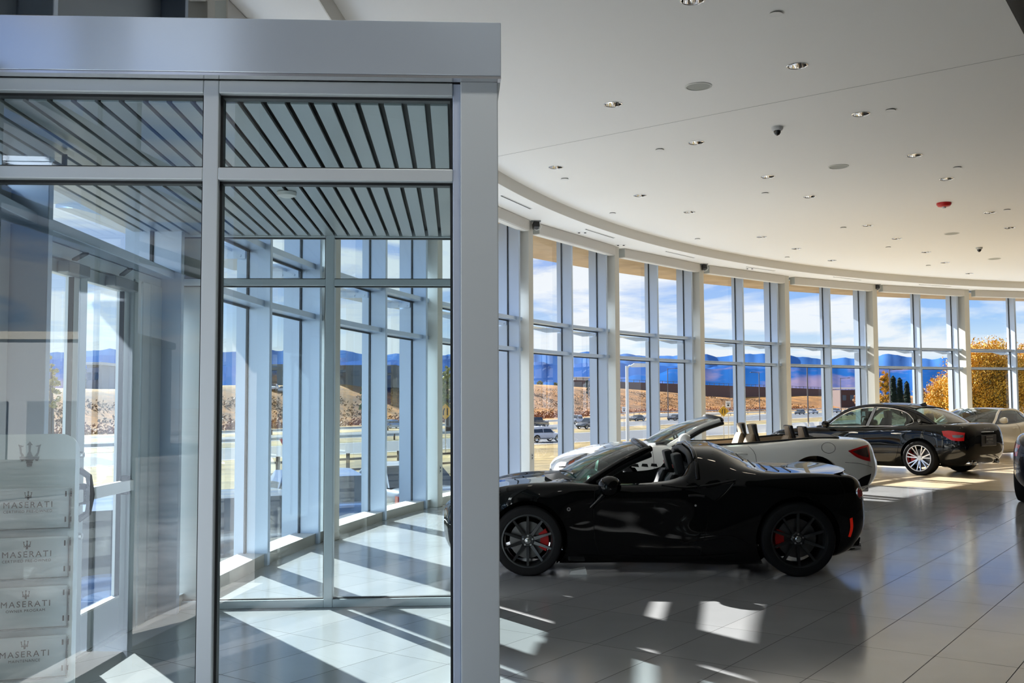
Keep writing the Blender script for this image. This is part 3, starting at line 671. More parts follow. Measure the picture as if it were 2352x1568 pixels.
def sign(px,Y,yc,size,kind,label):
    p_=tpos(px,Y); zc=at(px,yc,Y).z-p_.z; r=empty('road_sign',p_,label=label,cat='road sign')
    b=MB(); b.tube([(0,0.03,-.2),(0,0.03,zc+size*.3)],.035,6); b.build('post',STEEL,r)
    b=MB()
    if kind=='diamond':
        b.prism([(0,-size/1.41),(size/1.41,0),(0,size/1.41),(-size/1.41,0)],(0,-.02,0),o=(0,0,zc)); b.build('plate',mat('sign_yellow',(.75,.42,.02),.5),r)
        s_=size; k=MB(); k.prism([(-.22*s_,-.32*s_),(-.12*s_,-.32*s_),(-.12*s_,0),(-.02*s_,.3*s_),(-.12*s_,.3*s_),(-.22*s_,.05*s_)],(0,-.01,0),o=(0,-.02,zc)); k.prism([(.22*s_,-.32*s_),(.22*s_,.3*s_),(.12*s_,.3*s_),(.12*s_,-.32*s_)],(0,-.01,0),o=(0,-.02,zc)); k.build('symbol',BLACKP,r)
    elif kind=='tri':
        b.prism([(-.5*size,.4*size),(.5*size,.4*size),(0,-.45*size)],(0,-.02,0),o=(0,0,zc)); b.build('plate',mat('sign_red',(.6,.04,.03),.5),r)
    else:
        b.prism([(-.4*size,-.5*size),(.4*size,-.5*size),(.4*size,.5*size),(-.4*size,.5*size)],(0,-.02,0),o=(0,0,zc)); b.build('plate',WHITE,r)
        k=MB(); k.prism([(-.25*size,.1*size),(.25*size,.1*size),(.25*size,.2*size),(-.25*size,.2*size)],(0,-.01,0),o=(0,-.02,zc)); k.prism([(-.15*size,-.3*size),(.15*size,-.3*size),(.15*size,-.02*size),(-.15*size,-.02*size)],(0,-.01,0),o=(0,-.02,zc)); k.build('lettering',BLACKP,r)
sign(1661,98,944,.75,'diamond','yellow diamond lane sign standing behind the convertible windscreen')
sign(1672,104,928,.65,'rect','white rectangular road sign right above the yellow diamond')
sign(1023,80,945,.9,'diamond','yellow diamond sign just left of the vestibule corner post')
sign(1433,150,940,.8,'rect','small white sign left of the closest street lamp')
sign(655,66,1018,.75,'tri','red give-way sign by the road seen through the vestibule')
# guard rails
GRL=mat('galvanised',(.50,.54,.58),.45,.5)
def guardrail(t,s0,s1,label):
    r=empty('guard_rail',(0,0,0),label=label,cat='guard rail'); b=MB(); P=[]
    n=int((s1-s0)/6)
    for i in range(n+1):
        s_=s0+(s1-s0)*i/n; x,y=uv2xy(s_,tinv(s_,t)); P.append(Vector((x,y,tz(x,y)+.65)))
    for i in range(n): b.beam(P[i],P[i+1],.08,.3)
    b.build('rail',GRL,r)
    for q in P[::2]:
        b=MB(); b.box(q.x-.09,q.x+.09,q.y-.09,q.y+.09,q.z-1,q.z+.1); b.build('post',mat('timber_post',(.16,.11,.07),.9),r)
guardrail(137,70,360,'long guard rail on the grass strip between the further roads')
guardrail(164,230,520,'guard rail at the foot of the hill on the right')
guardrail(98,40,110,'near guard rail seen through the vestibule beside the yellow sign')
# split-rail fence
def rail_fence():
    p=[tpos(x,Y) for x,Y in ((560,40),(640,41),(720,42),(800,43),(916,45),(1000,47),(1080,49))]
    tm=mat('fence_timber',(.13,.10,.08),.9)
    r=empty('rail_fence',p[3],label='low split-rail timber fence on the grass bank outside the vestibule glass',cat='fence'); o=Vector(p[3])
    for i,q in enumerate(p):
        q=q-o; b=MB(); b.box(q.x-.07,q.x+.07,q.y-.07,q.y+.07,q.z-.2,q.z+1.15); b.build('post',tm,r)
        if i:
            for h in (.45,.9):
                b=MB(); b.beam(p[i-1]-o+Vector((0,0,h)),q+Vector((0,0,h)),.06,.1); b.build('rail',tm,r)
rail_fence()
# ---------------- cars ----------------
def pchip(tab):
    xs=np.array([t[0] for t in tab],float); ys=np.array([t[1] for t in tab],float)
    h=np.diff(xs); d=np.diff(ys)/h; n=len(xs); m=np.zeros(n)
    for i in range(1,n-1):
        if d[i-1]*d[i]>0:
            w1=2*h[i]+h[i-1]; w2=h[i]+2*h[i-1]; m[i]=(w1+w2)/(w1/d[i-1]+w2/d[i])
    m[0]=d[0]; m[-1]=d[-1]
    def f(x):
        x=float(min(max(x,xs[0]),xs[-1])); i=min(n-2,max(0,int(np.searchsorted(xs,x)-1))); t=(x-xs[i])/h[i]
        return float((2*t**3-3*t**2+1)*ys[i]+(t**3-2*t**2+t)*h[i]*m[i]+(-2*t**3+3*t**2)*ys[i+1]+(t**3-t**2)*h[i]*m[i+1])
    return f
def crom(P,n):
    """centripetal-ish Catmull-Rom through 2D points, n samples per segment"""
    P=[np.array(p,float) for p in P]; Q=[P[0]*2-P[1]]+P+[P[-1]*2-P[-2]]; out=[]
    for i in range(1,len(Q)-2):
        p0,p1,p2,p3=Q[i-1],Q[i],Q[i+1],Q[i+2]
        t0=0; t1=t0+max(1e-4,np.linalg.norm(p1-p0))**.5; t2=t1+max(1e-4,np.linalg.norm(p2-p1))**.5; t3=t2+max(1e-4,np.linalg.norm(p3-p2))**.5
        for j in range(n):
            t=t1+(t2-t1)*j/n
            A1=(t1-t)/(t1-t0)*p0+(t-t0)/(t1-t0)*p1; A2=(t2-t)/(t2-t1)*p1+(t-t1)/(t2-t1)*p2; A3=(t3-t)/(t3-t2)*p2+(t-t2)/(t3-t2)*p3
            B1=(t2-t)/(t2-t0)*A1+(t-t0)/(t2-t0)*A2; B2=(t3-t)/(t3-t1)*A2+(t-t1)/(t3-t1)*A3
            out.append((t2-t)/(t2-t1)*B1+(t-t1)/(t2-t1)*B2)
    out.append(P[-1]); return out
class Body:
    """half section control points given as a table of stations: x -> [(y,z)*7]"""
    def __init__(s,st):
        s.x0=st[0][0]; s.x1=st[-1][0]; s.fn=[[pchip([(q[0],q[1][i][c]) for q in st]) for c in (0,1)] for i in range(len(st[0][1]))]
    def ctrl(s,x): return [(f[0](x),f[1](x)) for f in s.fn]
    def ring(s,x,n): return crom(s.ctrl(x),n)
    def side(s,x,z,sgn=-1,off=0.):
        """point on the side surface at height z (outermost)"""
        r=s.ring(x,8); best=None
        for a,b in zip(r[:-1],r[1:]):
            if (a[1]-z)*(b[1]-z)<=0 and abs(b[1]-a[1])>1e-7:
                t=(z-a[1])/(b[1]-a[1]); y=a[0]+t*(b[0]-a[0])
                if best is None or y>best: best=y
        if best is None: best=max(q[0] for q in r)*.98
        return Vector((x,sgn*(best+off),z))
    def top(s,x,y,off=0.):
        r=s.ring(x,8); ay=abs(y); z=None
        for a,b in zip(r[::-1][:-1],r[::-1][1:]):
            if (a[0]-ay)*(b[0]-ay)<=0 and abs(b[0]-a[0])>1e-7:
                t=(ay-a[0])/(b[0]-a[0]); z=a[1]+t*(b[1]-a[1]); break
        if z is None: z=r[-1][1]
        return Vector((x,y,z+off))
def loft(B,nx,nr,wheels=(),cut=None,dense=()):
    xs=list(np.linspace(B.x0,B.x1,nx)); 
    e=(B.x1-B.x0)/nx
    xs=sorted(set(xs+[B.x0+e*f for f in (.1,.3,.6)]+[B.x1-e*f for f in (.1,.3,.6)]))
    rings=[B.ring(x,nr) for x in xs]; m=len(rings[0]); V=[];F=[]
    tot=2*m-2
    for x,r in zip(xs,rings):
        row=[(x,-q[0],q[1]) for q in r]+[(x,q[0],q[1]) for q in r[::-1][1:-1]]
        V+=row
    V=[list(v) for v in V]
    keep=set(); gone={}
    for i in range(len(xs)-1):
        for j in range(tot):
            k=(j+1)%tot; f=(i*tot+j,i*tot+k,(i+1)*tot+k,(i+1)*tot+j)
            c=[sum(V[q][a] for q in f)/4 for a in range(3)]
            bad=False
            for w_ in wheels:
                if abs(c[1])>.42 and math.hypot(c[0]-w_[0],c[2]-w_[1])<w_[2]:
                    bad=True
                    for q in f: gone[q]=w_
            if not bad and cut and cut(*c,j if j<m else tot-j,m): bad=True
            if not bad: F.append(f); keep.update(f)
    for q,w_ in gone.items():
        if q in keep:
            v=V[q]; d=math.hypot(v[0]-w_[0],v[2]-w_[1])
            if d>1e-6 and abs(d-w_[2])<.06: v[0]=w_[0]+(v[0]-w_[0])*w_[2]/d; v[2]=w_[1]+(v[2]-w_[1])*w_[2]/d
    n=len(xs)
    F.append([j for j in range(tot)][::-1]); F.append([(n-1)*tot+j for j in range(tot)])
    b=MB(); b.add(V,[list(f) for f in F]); return b
def solidify(o,t):
    m=o.modifiers.new('thickness','SOLIDIFY'); m.thickness=t; m.offset=-1; return o
def pathgrid(L,R,nu,bulge=Vector((0,0,0)),b2=None):
    P=[]
    for a,c in zip(L,R):
        a=Vector(a);c=Vector(c); P.append([a.lerp(c,u/nu)+bulge*(4*(u/nu)*(1-u/nu)) for u in range(nu+1)])
    return P
def poly_interp(P,n):
    """resample 3d polyline through Catmull-Rom"""
    out=crom([tuple(p) for p in P],n); return [Vector(q) for q in out]
def mirror(P): return [Vector((p[0],-p[1],p[2])) for p in P]
PBLACK=mat('black_car_paint',(.0025,.003,.0033),.4,0,.0,.85,.015)
PWHITE=mat('white_car_paint',(.86,.87,.82),.25,0,.5,1.0,.03)
PNAVY=mat('navy_car_paint',(.004,.006,.016),.3,0,.1,1.0,.02)
PCREAM=mat('cream_car_paint',(.78,.72,.58),.25,0,.5,1.0,.03)
TYRE=mat('tyre_rubber',(.012,.012,.013),.75,spec=.3)
RIMB=mat('dark_rim',(.075,.078,.08),.30,.8)
RIMS=mat('silver_rim',(.72,.73,.75),.18,.95)
RED=mat('red_caliper',(.55,.01,.01),.35)
DISC=mat('brake_disc',(.16,.16,.16),.4,.9)
LEATH=mat('black_leather',(.02,.02,.022),.55)
TAN=mat('tan_leather',(.42,.32,.22),.6)
CGL=glassmat('car_glass',(.50,.62,.57),1.2); CGD=glassmat('dark_car_glass',(.10,.13,.12),1.2)
TAIL=mat('red_lens',(.50,.006,.008),.08,coat=1); TAILD=mat('smoked_lens',(.06,.03,.03),.08,coat=1)
LENS=mat('clear_lens',(.20,.22,.26),.08,.7,coat=1)
SEAMM=mat('panel_gap',(.002,.002,.002),.9)
def wheel(parent,x,y,z,R,w,sgn,style='ten',rim=RIMB,caliper=RED,rr=None,det=1,cap=True):
    """tyre part with rim etc. as sub-parts. sgn=-1: outer face towards -y"""
    rr=rr or R*.74; n=48 if det else 20; ax=(0,sgn,0); h=w/2
    c=(x,y,z)
    b=MB(); b.lathe([(rr,h*.82),(rr+.012,h*.95),(R*.90,h*1.0),(R*.965,h*.93),(R,h*.72),(R,-h*.72),(R*.95,-h*.95),(rr,-h*.8)],c=c,ax=ax,n=n)
    t=b.build('tyre',TYRE,parent,smooth=40)
    b=MB(); ro=rr+.006
    prof=[(ro,h*.84),(ro+.004,h*.90),(ro-.012,h*.90),(ro-.022,h*.74),(ro-.03,h*.2),(ro-.03,-h*.7)]
    b.lathe(prof,c=c,ax=ax,n=n)
    C=Vector(c); A=Vector(ax)
    def rp(a,r,d): return C+Vector((math.cos(a)*r,0,math.sin(a)*r))+A*d
    def spoke(a,w0,w1,r0,r1,d0,d1,th=.03,tw=0):
        e=lambda aa:Vector((-math.sin(aa),0,math.cos(aa)))
        p0=rp(a,r0,d0);p1=rp(a+tw,r1,d1); t0=e(a);t1=e(a+tw)
        vs=[p0-t0*w0,p0+t0*w0,p1+t1*w1,p1-t1*w1]; f=[q+A*.0 for q in vs]; bk=[p0-t0*w0*1.2-A*th,p0+t0*w0*1.2-A*th,p1+t1*w1*1.3-A*th,p1-t1*w1*1.3-A*th]
        b.add(f+bk,[(0,1,2,3),(4,7,6,5),(0,4,5,1),(1,5,6,2),(2,6,7,3),(3,7,4,0)])
    if style=='ten':
        for i in range(10): spoke(2*PI*i/10+.31,.014,.009,.05,ro-.012,h*.55,h*.84)
    elif style=='double':
        for i in range(7):
            a=2*PI*i/7+.2
            for s in (-1,1): spoke(a+s*.10,.013,.010,.055,ro-.012,h*.6,h*.84,tw=s*.06)
    else:
        for i in range(5): spoke(2*PI*i/5+.3,.035,.03,.04,ro-.01,h*.6,h*.8)
    b.lathe([(0,h*.62),(.05,h*.62),(.065,h*.50),(.07,h*.2)],c=c,ax=ax,n=24)
    b.build('rim',rim,t,smooth=35)
    if det:
        b=MB(); b.lathe([(.06,h*.05),(R*.53,h*.05),(R*.53,-h*.05),(.06,-h*.05)],c=c,ax=ax,n=36); b.build('brake_disc',DISC,t,smooth=30)
        if caliper:
            b=MB(); b.lathe([(R*.36,h*.28),(R*.60,h*.28),(R*.62,h*.1),(R*.62,-h*.3),(R*.36,-h*.3),(R*.36,h*.28)],c=c,ax=ax,n=14,a0=CALA[0],a1=CALA[1]); b.build('brake_caliper',caliper,t,smooth=40)
        b=MB(); b.lathe([(0,h*.66),(.020,h*.66),(.026,h*.62),(.026,h*.55)],c=c,ax=ax,n=24); b.build('hub_cap',CHROME if rim is RIMB else rim,t,smooth=40)
        if style=='ten':
            k=MB()
            k.lathe([(.014,0),(.019,0),(.019,.0012),(.014,.0012),(.014,0)],c=C+A*(h*.66+.0006),ax=ax,n=20); k.beam(C+A*(h*.67)+Vector((-.012,0,0)),C+A*(h*.67)+Vector((.012,0,0)),.003,.002,up=A); k.beam(C+A*(h*.67)+Vector((0,0,-.012)),C+A*(h*.67)+Vector((0,0,.012)),.003,.002,up=A); k.build('hub_emblem',mat('emblem_grey',(.12,.16,.14),.4),t)
        for i in range(5):
            k=MB(); k.lathe([(0,h*.66),(.008,h*.66),(.009,h*.52)],c=rp(2*PI*i/5+.3,.044,0),ax=ax,n=8); k.build('wheel_bolt',STEEL,t)
    return t
CALA=(-.5,.5)
def liner(parent,x,z,R,y0,y1,yo=.84):
    for s in (-1,1):
        b=MB(); b.lathe([(R,s*yo),(R,s*y1),(0.0,s*y1)],c=(x,0,z),ax=(0,1,0),n=32,a0=PI-.35,a1=2*PI+.35); b.build('wheel_arch_liner',mat('arch_black',(.006,.006,.006),.9),parent)
def line_on(B,pts,name,m,parent,r=.0025,off=.001,sgn=-1,n=6):
    P=poly_interp([(p[0],p[1],0) for p in pts],n) if len(pts)>2 else [Vector((pts[0][0]+(pts[1][0]-pts[0][0])*i/8,pts[0][1]+(pts[1][1]-pts[0][1])*i/8,0)) for i in range(9)]
    b=MB(); b.tube([B.side(p.x,p.y,sgn,off) for p in P],r,5); return b.build(name,m,parent)
def patch_on(B,lo,hi,name,m,parent,off=.003,sgn=-1,nu=14,nv=8):
    """patch on the side: lo,hi curves of (x,z) control points"""
    a=poly_interp([(p[0],p[1],0) for p in lo],8); c=poly_interp([(p[0],p[1],0) for p in hi],8)
    def rs(P,n): return [P[min(len(P)-1,int(round(i*(len(P)-1)/n)))] for i in range(n+1)]
    def rs(P,n):
        o=[]
        for i in range(n+1):
            f=i*(len(P)-1)/n; j=min(len(P)-2,int(f)); o.append(P[j].lerp(P[j+1],f-j))
        return o
    a=rs(a,nu);c=rs(c,nu); G=[]
    for p,q in zip(a,c):
        G.append([B.side(p.x+(q.x-p.x)*t/nv,p.y+(q.y-p.y)*t/nv,sgn,off) for t in range(nv+1)])
    b=MB(); b.grid(G); return b.build(name,m,parent,smooth=60)
def seat(parent,x,y,z,m,h=.62,w=.48,name='seat',lean=.25,mirrored=1,hr=True):
    """bucket seat, facing -x, parts as sub-parts"""
    b=MB(); P=[]
    for i in range(9):
        t=i/8; ww=w/2*(1-.25*t**2)*(1 if t<.85 else .8); zz=z+h*t; xx=x+lean*t*h*.8
        P.append([(xx+.05-.06*math.cos(j/6*PI*2) if False else xx-.05+.0,0,0)])
    rows=[]
    for i in range(11):
        t=i/10; ww=w/2*(1-.30*t**3); zz=z+h*t; xx=x+lean*t*h
        th=.07*(1-.4*t)+.01
        ring=[]
        for j in range(16):
            a=2*PI*j/16; ring.append((xx+th*math.sin(a)*(1 if t<.97 else .5)-(.03 if abs(math.cos(a))>.8 and math.sin(a)<.5 else 0),y+ww*math.copysign(abs(math.cos(a))**.6,math.cos(a)),zz))
        rows.append(ring)
    n=16; vs=[q for r in rows for q in r]; fs=[(i*n+j,i*n+(j+1)%n,(i+1)*n+(j+1)%n,(i+1)*n+j) for i in range(10) for j in range(n)]+[[j for j in range(n)],[10*n+j for j in range(n)]]
    b.add(vs,fs); o=b.build(name,m,parent,smooth=60)
    b=MB(); b.obox((x-.25,y,z-.02),(1,0,.12),(0,1,0),.5,w,.14); b.build('cushion',m,o,bevel=.03,sub=2)
    if hr:
        b=MB(); xx=x+lean*h; b.obox((xx+.01,y,z+h+.07),(1,0,.1),(0,1,0),.09,w*.5,.17); b.build('headrest',m,o,bevel=.02,sub=2)
    return o
def steering(parent,x,y,z,m=LEATH):
    b=MB(); ax=Vector((1,0,.35)).normalized(); e=Vector((0,1,0)); f=ax.cross(e)
    b.tube([Vector((x,y,z))+(e*math.cos(2*PI*i/24)+f*math.sin(2*PI*i/24))*.18 for i in range(25)],.015,8,cap=False)
    o=b.build('steering_wheel',m,parent,smooth=60)
    b=MB()
    for a in (0,PI,1.5*PI): b.beam(Vector((x,y,z)),Vector((x,y,z))+(e*math.cos(a)+f*math.sin(a))*.175,.03,.012,up=ax)
    b.lathe([(0,-.03),(.05,-.02),(.05,.02)],c=(x,y,z),ax=ax,n=16); b.build('steering_hub',m,o)
    return o

# ================= black mid-engined roadster =================
def roadster():
    r=empty('black_roadster',(0,0,0),label='low black open-top sports roadster parked nearest, side-on beside the vestibule',cat='car')
    st=[ # (0,zb),(wb,zb),(w1,z1),(wm,zm),(ws,zs),(wt,zt),(0,zc)
    (-.80,[(0,.24),(.25,.24),(.36,.32),(.40,.43),(.34,.53),(.20,.56),(0,.57)]),
    (-.74,[(0,.19),(.45,.19),(.56,.30),(.60,.44),(.52,.57),(.36,.61),(0,.62)]),
    (-.60,[(0,.15),(.62,.15),(.75,.28),(.78,.48),(.68,.645),(.46,.675),(0,.68)]),
    (-.40,[(0,.13),(.72,.13),(.86,.30),(.89,.52),(.79,.715),(.52,.725),(0,.735)]),
    (-.15,[(0,.12),(.74,.12),(.90,.32),(.925,.57),(.84,.775),(.56,.765),(0,.77)]),
    (.10,[(0,.11),(.75,.11),(.90,.32),(.925,.58),(.85,.795),(.58,.79),(0,.80)]),
    (.35,[(0,.10),(.75,.10),(.87,.27),(.90,.54),(.86,.79),(.66,.815),(0,.85)]),
    (.60,[(0,.10),(.74,.10),(.83,.24),(.865,.50),(.855,.775),(.70,.81),(0,.88)]),
    (.90,[(0,.10),(.73,.10),(.81,.22),(.845,.46),(.845,.765),(.72,.80),(0,.82)]),
    (1.20,[(0,.10),(.75,.10),(.83,.22),(.855,.46),(.85,.775),(.73,.815),(0,.84)]),
    (1.38,[(0,.10),(.77,.10),(.86,.23),(.875,.48),(.855,.80),(.74,.86),(0,.88)]),
    (1.52,[(0,.10),(.79,.10),(.89,.25),(.89,.52),(.845,.85),(.66,1.06),(0,1.15)]),
    (1.70,[(0,.10),(.82,.10),(.915,.29),(.905,.57),(.845,.87),(.62,1.055),(0,1.15)]),
    (1.95,[(0,.11),(.84,.11),(.925,.32),(.925,.63),(.87,.875),(.57,.975),(0,1.06)]),
    (2.20,[(0,.12),(.84,.12),(.93,.33),(.945,.66),(.88,.875),(.56,.88),(0,.935)]),
    (2.45,[(0,.14),(.82,.14),(.93,.35),(.95,.67),(.87,.88),(.56,.865),(0,.895)]),
    (2.70,[(0,.16),(.78,.16),(.91,.36),(.925,.67),(.84,.87),(.60,.868),(0,.88)]),
    (2.88,[(0,.20),(.70,.20),(.86,.36),(.87,.64),(.79,.85),(.62,.87),(0,.88)]),
    (2.98,[(0,.28),(.58,.28),(.77,.38),(.79,.62),(.72,.80),(.58,.84),(0,.85)]),
    (3.03,[(0,.36),(.48,.36),(.66,.42),(.68,.60),(.62,.74),(.5,.78),(0,.80)])]
    B=Body(st)
    W=[(0,.31,.352),(2.38,.325,.372)]
    def cut(x,y,z,j,m):
        return .72<x<1.50 and abs(y)<.735 and z>.6
    b=loft(B,230,11,W,cut); bo=b.build('body',PBLACK,r,smooth=50,weld=True)
    liner(r,0,.31,.356,-.50,.50); liner(r,2.38,.325,.376,-.50,.50)
    # rocker / underbody blade
    # cockpit tub
    LT=mat('cabin_black',(.010,.010,.011),.7)
    b=MB(); b.box(.5,1.58,-.70,.70,.20,.24); b.build('floor_pan',LT,r)
    for s in (-1,1):
        b=MB(); b.grid([[(x,s*(.735),.22),(x,s*.70,.5),(x,s*.735,B.side(x,.5).z*0+B.ctrl(x)[5][1]-.005)] for x in np.linspace(.50,1.52,14)]); b.build('door_panel',LT,r,smooth=60)
    b=MB(); b.box(1.50,1.56,-.72,.72,.22,.92); b.build('rear_bulkhead',LT,r,bevel=.01)
    b=MB(); b.prism([(.50,.25),(.50,.76),(.56,.855),(.80,.84),(.86,.74),(.80,.60),(.68,.5),(.62,.25)],(0,1.42,0),o=(0,-.71,0)); b.build('dashboard',LEATH,r,bevel=.02)
    b=MB(); b.lathe([(.0,.0),(.08,0),(.10,.10),(.07,.12),(0,.12)],c=(.78,.36,.84),ax=(-1,0,.15),n=20); b.build('instrument_hood',LEATH,r,smooth=40)
    for i,y in enumerate((-.36,.36)):
        o=seat(r,1.20,y,.36,LEATH,h=.50,w=.46,lean=.34,hr=False)
        xx=1.20+.34*.52
        k=MB(); k.obox((xx+.03,y,.955),(1,0,.25),(0,1,0),.085,.25,.20); k.build('headrest',LEATH,o,bevel=.02,sub=2)
        k=MB(); k.obox((xx-.022,y-.02,.93),(1,0,.25),(0,1,0),.004,.03,.035); k.build('stitched_badge',RED,o)
        k=MB(); k.tube([(1.22,y-.16,.44),(1.30,y-.17,.70),(1.36,y-.12,.88)],.006,5); k.build('seat_piping',mat('grey_piping',(.25,.25,.26),.6),o)
    # roll hoop arch behind the seats (padded)
    rg=[q for q in B.ring(1.525,10) if q[1]>.845 or q[0]<.5 and q[1]>.9]
    A=[Vector((1.52,-q[0],q[1]-.012)) for q in rg]+[Vector((1.52,q[0],q[1]-.012)) for q in rg[::-1][1:]]
    b=MB(); b.tube(A,.022,10); b.build('roll_hoop',PBLACK,r,smooth=60)
    b=MB(); b.tube([Vector((1.485,q.y*.93,.80+(q.z-.80)*.86)) for q in A],.030,8); b.build('hoop_pad',LEATH,r,smooth=60)
    n_=len(A); b=MB(); b.add([Vector((1.57,q.y*.96,.80+(q.z-.80)*.95)) for q in A],[list(range(n_))]); b.build('upper_bulkhead',LT,r)
    b=MB(); b.box(1.545,1.555,-.50,.50,.90,1.04); b.build('rear_window',CGD,r)
    # rear buttress window line and engine cover louvres
    for i in range(5):
        x=2.02+i*.11; b=MB(); P=[B.top(x,y,.002) for y in np.linspace(-.34,.34,9)]; b.tube(P,.006,6); b.build('engine_cover_slat',BLACKP,r,smooth=60)
    # spoiler lip, curved up at the tail
    G=[]
    for t in np.linspace(-1,1,25):
        y=t*.78; k=1-abs(t)**3; x=2.72+.04*k
        G.append([(x-.16,y,.862+.010*k),(x,y,.880+.012*k),(x+.10*k+.09,y,.902+.012*k),(x+.11*k+.09,y,.888+.01*k),(x+.02,y,.85)])
    b=MB(); b.grid(G); b.build('spoiler',PBLACK,r,smooth=60)
    # windscreen: base and header curves
    base=poly_interp([(.56,-.735,.790),(.44,-.62,.822),(.34,-.38,.848),(.30,0,.862),(.34,.38,.848),(.44,.62,.822),(.56,.735,.790)],6)
    head=poly_interp([(1.09,-.50,1.075),(1.05,-.40,1.112),(1.02,-.22,1.135),(1.00,0,1.145),(1.02,.22,1.135),(1.05,.40,1.112),(1.09,.50,1.075)],6)
    G=[[a.lerp(c,t/8)+Vector((-.02,0,.03))*(4*(t/8)*(1-t/8)) for t in range(9)] for a,c in zip(base,head)]
    b=MB(); b.grid(G); b.build('windscreen',glassmat('roadster_glass',(.34,.52,.46),1.1),r,smooth=60)
    hb=MB(); hb.tube([p+Vector((.03,0,.004)) for p in head],[.028]+[.036]*(len(head)-2)+[.028],10); hb.build('windscreen_header',PBLACK,r,smooth=60)
    for s in (-1,1):
        P=poly_interp([(.50,s*.755,.775),(.66,s*.715,.872),(.88,s*.615,.992),(1.05,s*.53,1.065),(1.14,s*.46,1.10)],6)
        b=MB(); b.tube(P,[.030]*3+[.036]*(len(P)-6)+[.030]*3,10); b.build('windscreen_pillar',PBLACK,r,smooth=60)
        P2=poly_interp([(.62,s*.735,.80),(.78,s*.67,.90),(.95,s*.585,.985),(1.13,s*.50,1.05)],6); b=MB(); b.tube(P2,.034,8); b.build('pillar_trim',BLACKP,r,smooth=60)
    b=MB(); b.grid([[Vector((p.x-.16,p.y*.98,p.z-.028+.002)),Vector((p.x-.08,p.y,p.z-.020)),Vector((p.x+.02,p.y,p.z+.002))] for p in base]); b.build('cowl_panel',BLACKP,r,smooth=60)
    for y0,y1 in ((-.05,-.55),(.5,0)):
        b=MB(); b.tube([(.30,y0,.87),(.36,(y0+y1)/2,.885),(.42,y1,.872)],.008,6); b.build('wiper',BLACKP,r)
    b=MB(); b.box(.97,1.02,-.09,.09,1.055,1.10); b.build('interior_mirror',BLACKP,r,bevel=.01)
    # windscreen stickers (white lettering patches)
    for k,(u,v,s_) in enumerate(((.30,.70,'4C'),(.36,.78,'NEW'))):
        i=int(u*(len(base)-1)); p=base[i].lerp(head[i],v); txt(s_,.055,p+Vector((-.030,0,.046)),Vector((.25,-1,.12)).normalized(),(head[i]-base[i]).normalized(),WHITE,r,'sticker_lettering')
    # door mirror (near side and far side)
    for s in (-1,1):
        b=MB()
        b.lathe([(0,-.10),(.06,-.095),(.082,-.06),(.092,-.02),(.090,.02),(.078,.055),(.058,.08),(.032,.096),(.0,.102)],c=(.72,s*1.00,.795),ax=(-.75,s*.8,.05),n=24)
        o=b.build('door_mirror',PBLACK,r,smooth=60)
        b=MB(); b.lathe([(0,.0),(.055,0)],c=(.812,s*.94,.80),ax=(1,0,0),n=20); b.build('mirror_glass',CHROME,o)
        b=MB(); b.tube([(.71,s*.97,.76),(.66,s*.93,.70),(.60,s*.885,.635),(.57,s*.86,.60)],[.034,.024,.020,.024],8); b.build('mirror_stalk',PBLACK,o,smooth=60)
    # seams on the near side and the far side
    for s in (-1,1):
        line_on(B,[(.60,.775),(.59,.55),(.60,.30),(.64,.17)],'door_gap',SEAMM,r,sgn=s)
        line_on(B,[(.64,.17),(1.2,.155),(1.52,.17)],'door_gap',SEAMM,r,sgn=s)
        line_on(B,[(1.42,.82),(1.56,.70),(1.60,.55),(1.56,.33),(1.52,.17)],'door_gap',SEAMM,r,sgn=s)
        line_on(B,[(2.74,.88),(2.80,.72),(2.74,.60)],'bumper_gap',SEAMM,r,sgn=s)
        # air intake behind the door
        patch_on(B,[(1.40,.755),(1.55,.715),(1.64,.665),(1.66,.655)],[(1.40,.760),(1.58,.765),(1.74,.800),(1.83,.815)],'side_intake',SEAMM,r,off=.004,sgn=s)
        line_on(B,[(1.20,.79),(1.40,.772),(1.60,.79),(1.85,.835)],'intake_lip',PBLACK,r,r=.011,off=-.002,sgn=s)
        line_on(B,[(1.66,.655),(1.74,.71),(1.84,.82)],'intake_lip',PBLACK,r,r=.010,off=-.001,sgn=s)
        # lower scoop
        patch_on(B,[(1.42,.275),(1.62,.235),(1.80,.225),(1.86,.235)],[(1.42,.285),(1.58,.31),(1.72,.325),(1.80,.30)],'sill_scoop',SEAMM,r,off=.003,sgn=s)
        line_on(B,[(1.38,.285),(1.60,.335),(1.80,.345),(1.96,.27)],'scoop_lip',PBLACK,r,r=.012,off=-.003,sgn=s)
        line_on(B,[(.45,.165),(1.0,.155),(1.5,.165),(1.9,.20)],'sill_crease',PBLACK,r,r=.012,off=-.004,sgn=s)
        # door handle
        line_on(B,[(1.43,.70),(1.50,.705),(1.57,.695)],'door_handle',BLACKP,r,r=.011,off=.004,sgn=s)
        q=B.side(1.49,.615,s,.001); b=MB(); b.lathe([(0,.003),(.009,.003),(.010,0)],c=q,ax=(0,s,0),n=14); b.build('lock_barrel',STEEL,r)
        # wing repeater badge
        q=B.side(.365,.585,s,.001); b=MB(); b.lathe([(0,.004),(.017,.004),(.019,0)],c=q,ax=(0,s,0),n=18); b.build('wing_badge',CHROME,r)
        q2=B.side(.365,.585,s,.006); b=MB(); b.lathe([(0,.0),(.009,0)],c=q2,ax=(0,s,0),n=14); b.build('badge_centre',BLACKP,r)
        # headlamp
        patch_on(B,[(-.56,.56),(-.44,.60),(-.30,.645)],[(-.54,.60),(-.44,.675),(-.30,.695)],'headlamp',LENS,r,off=.003,sgn=s)
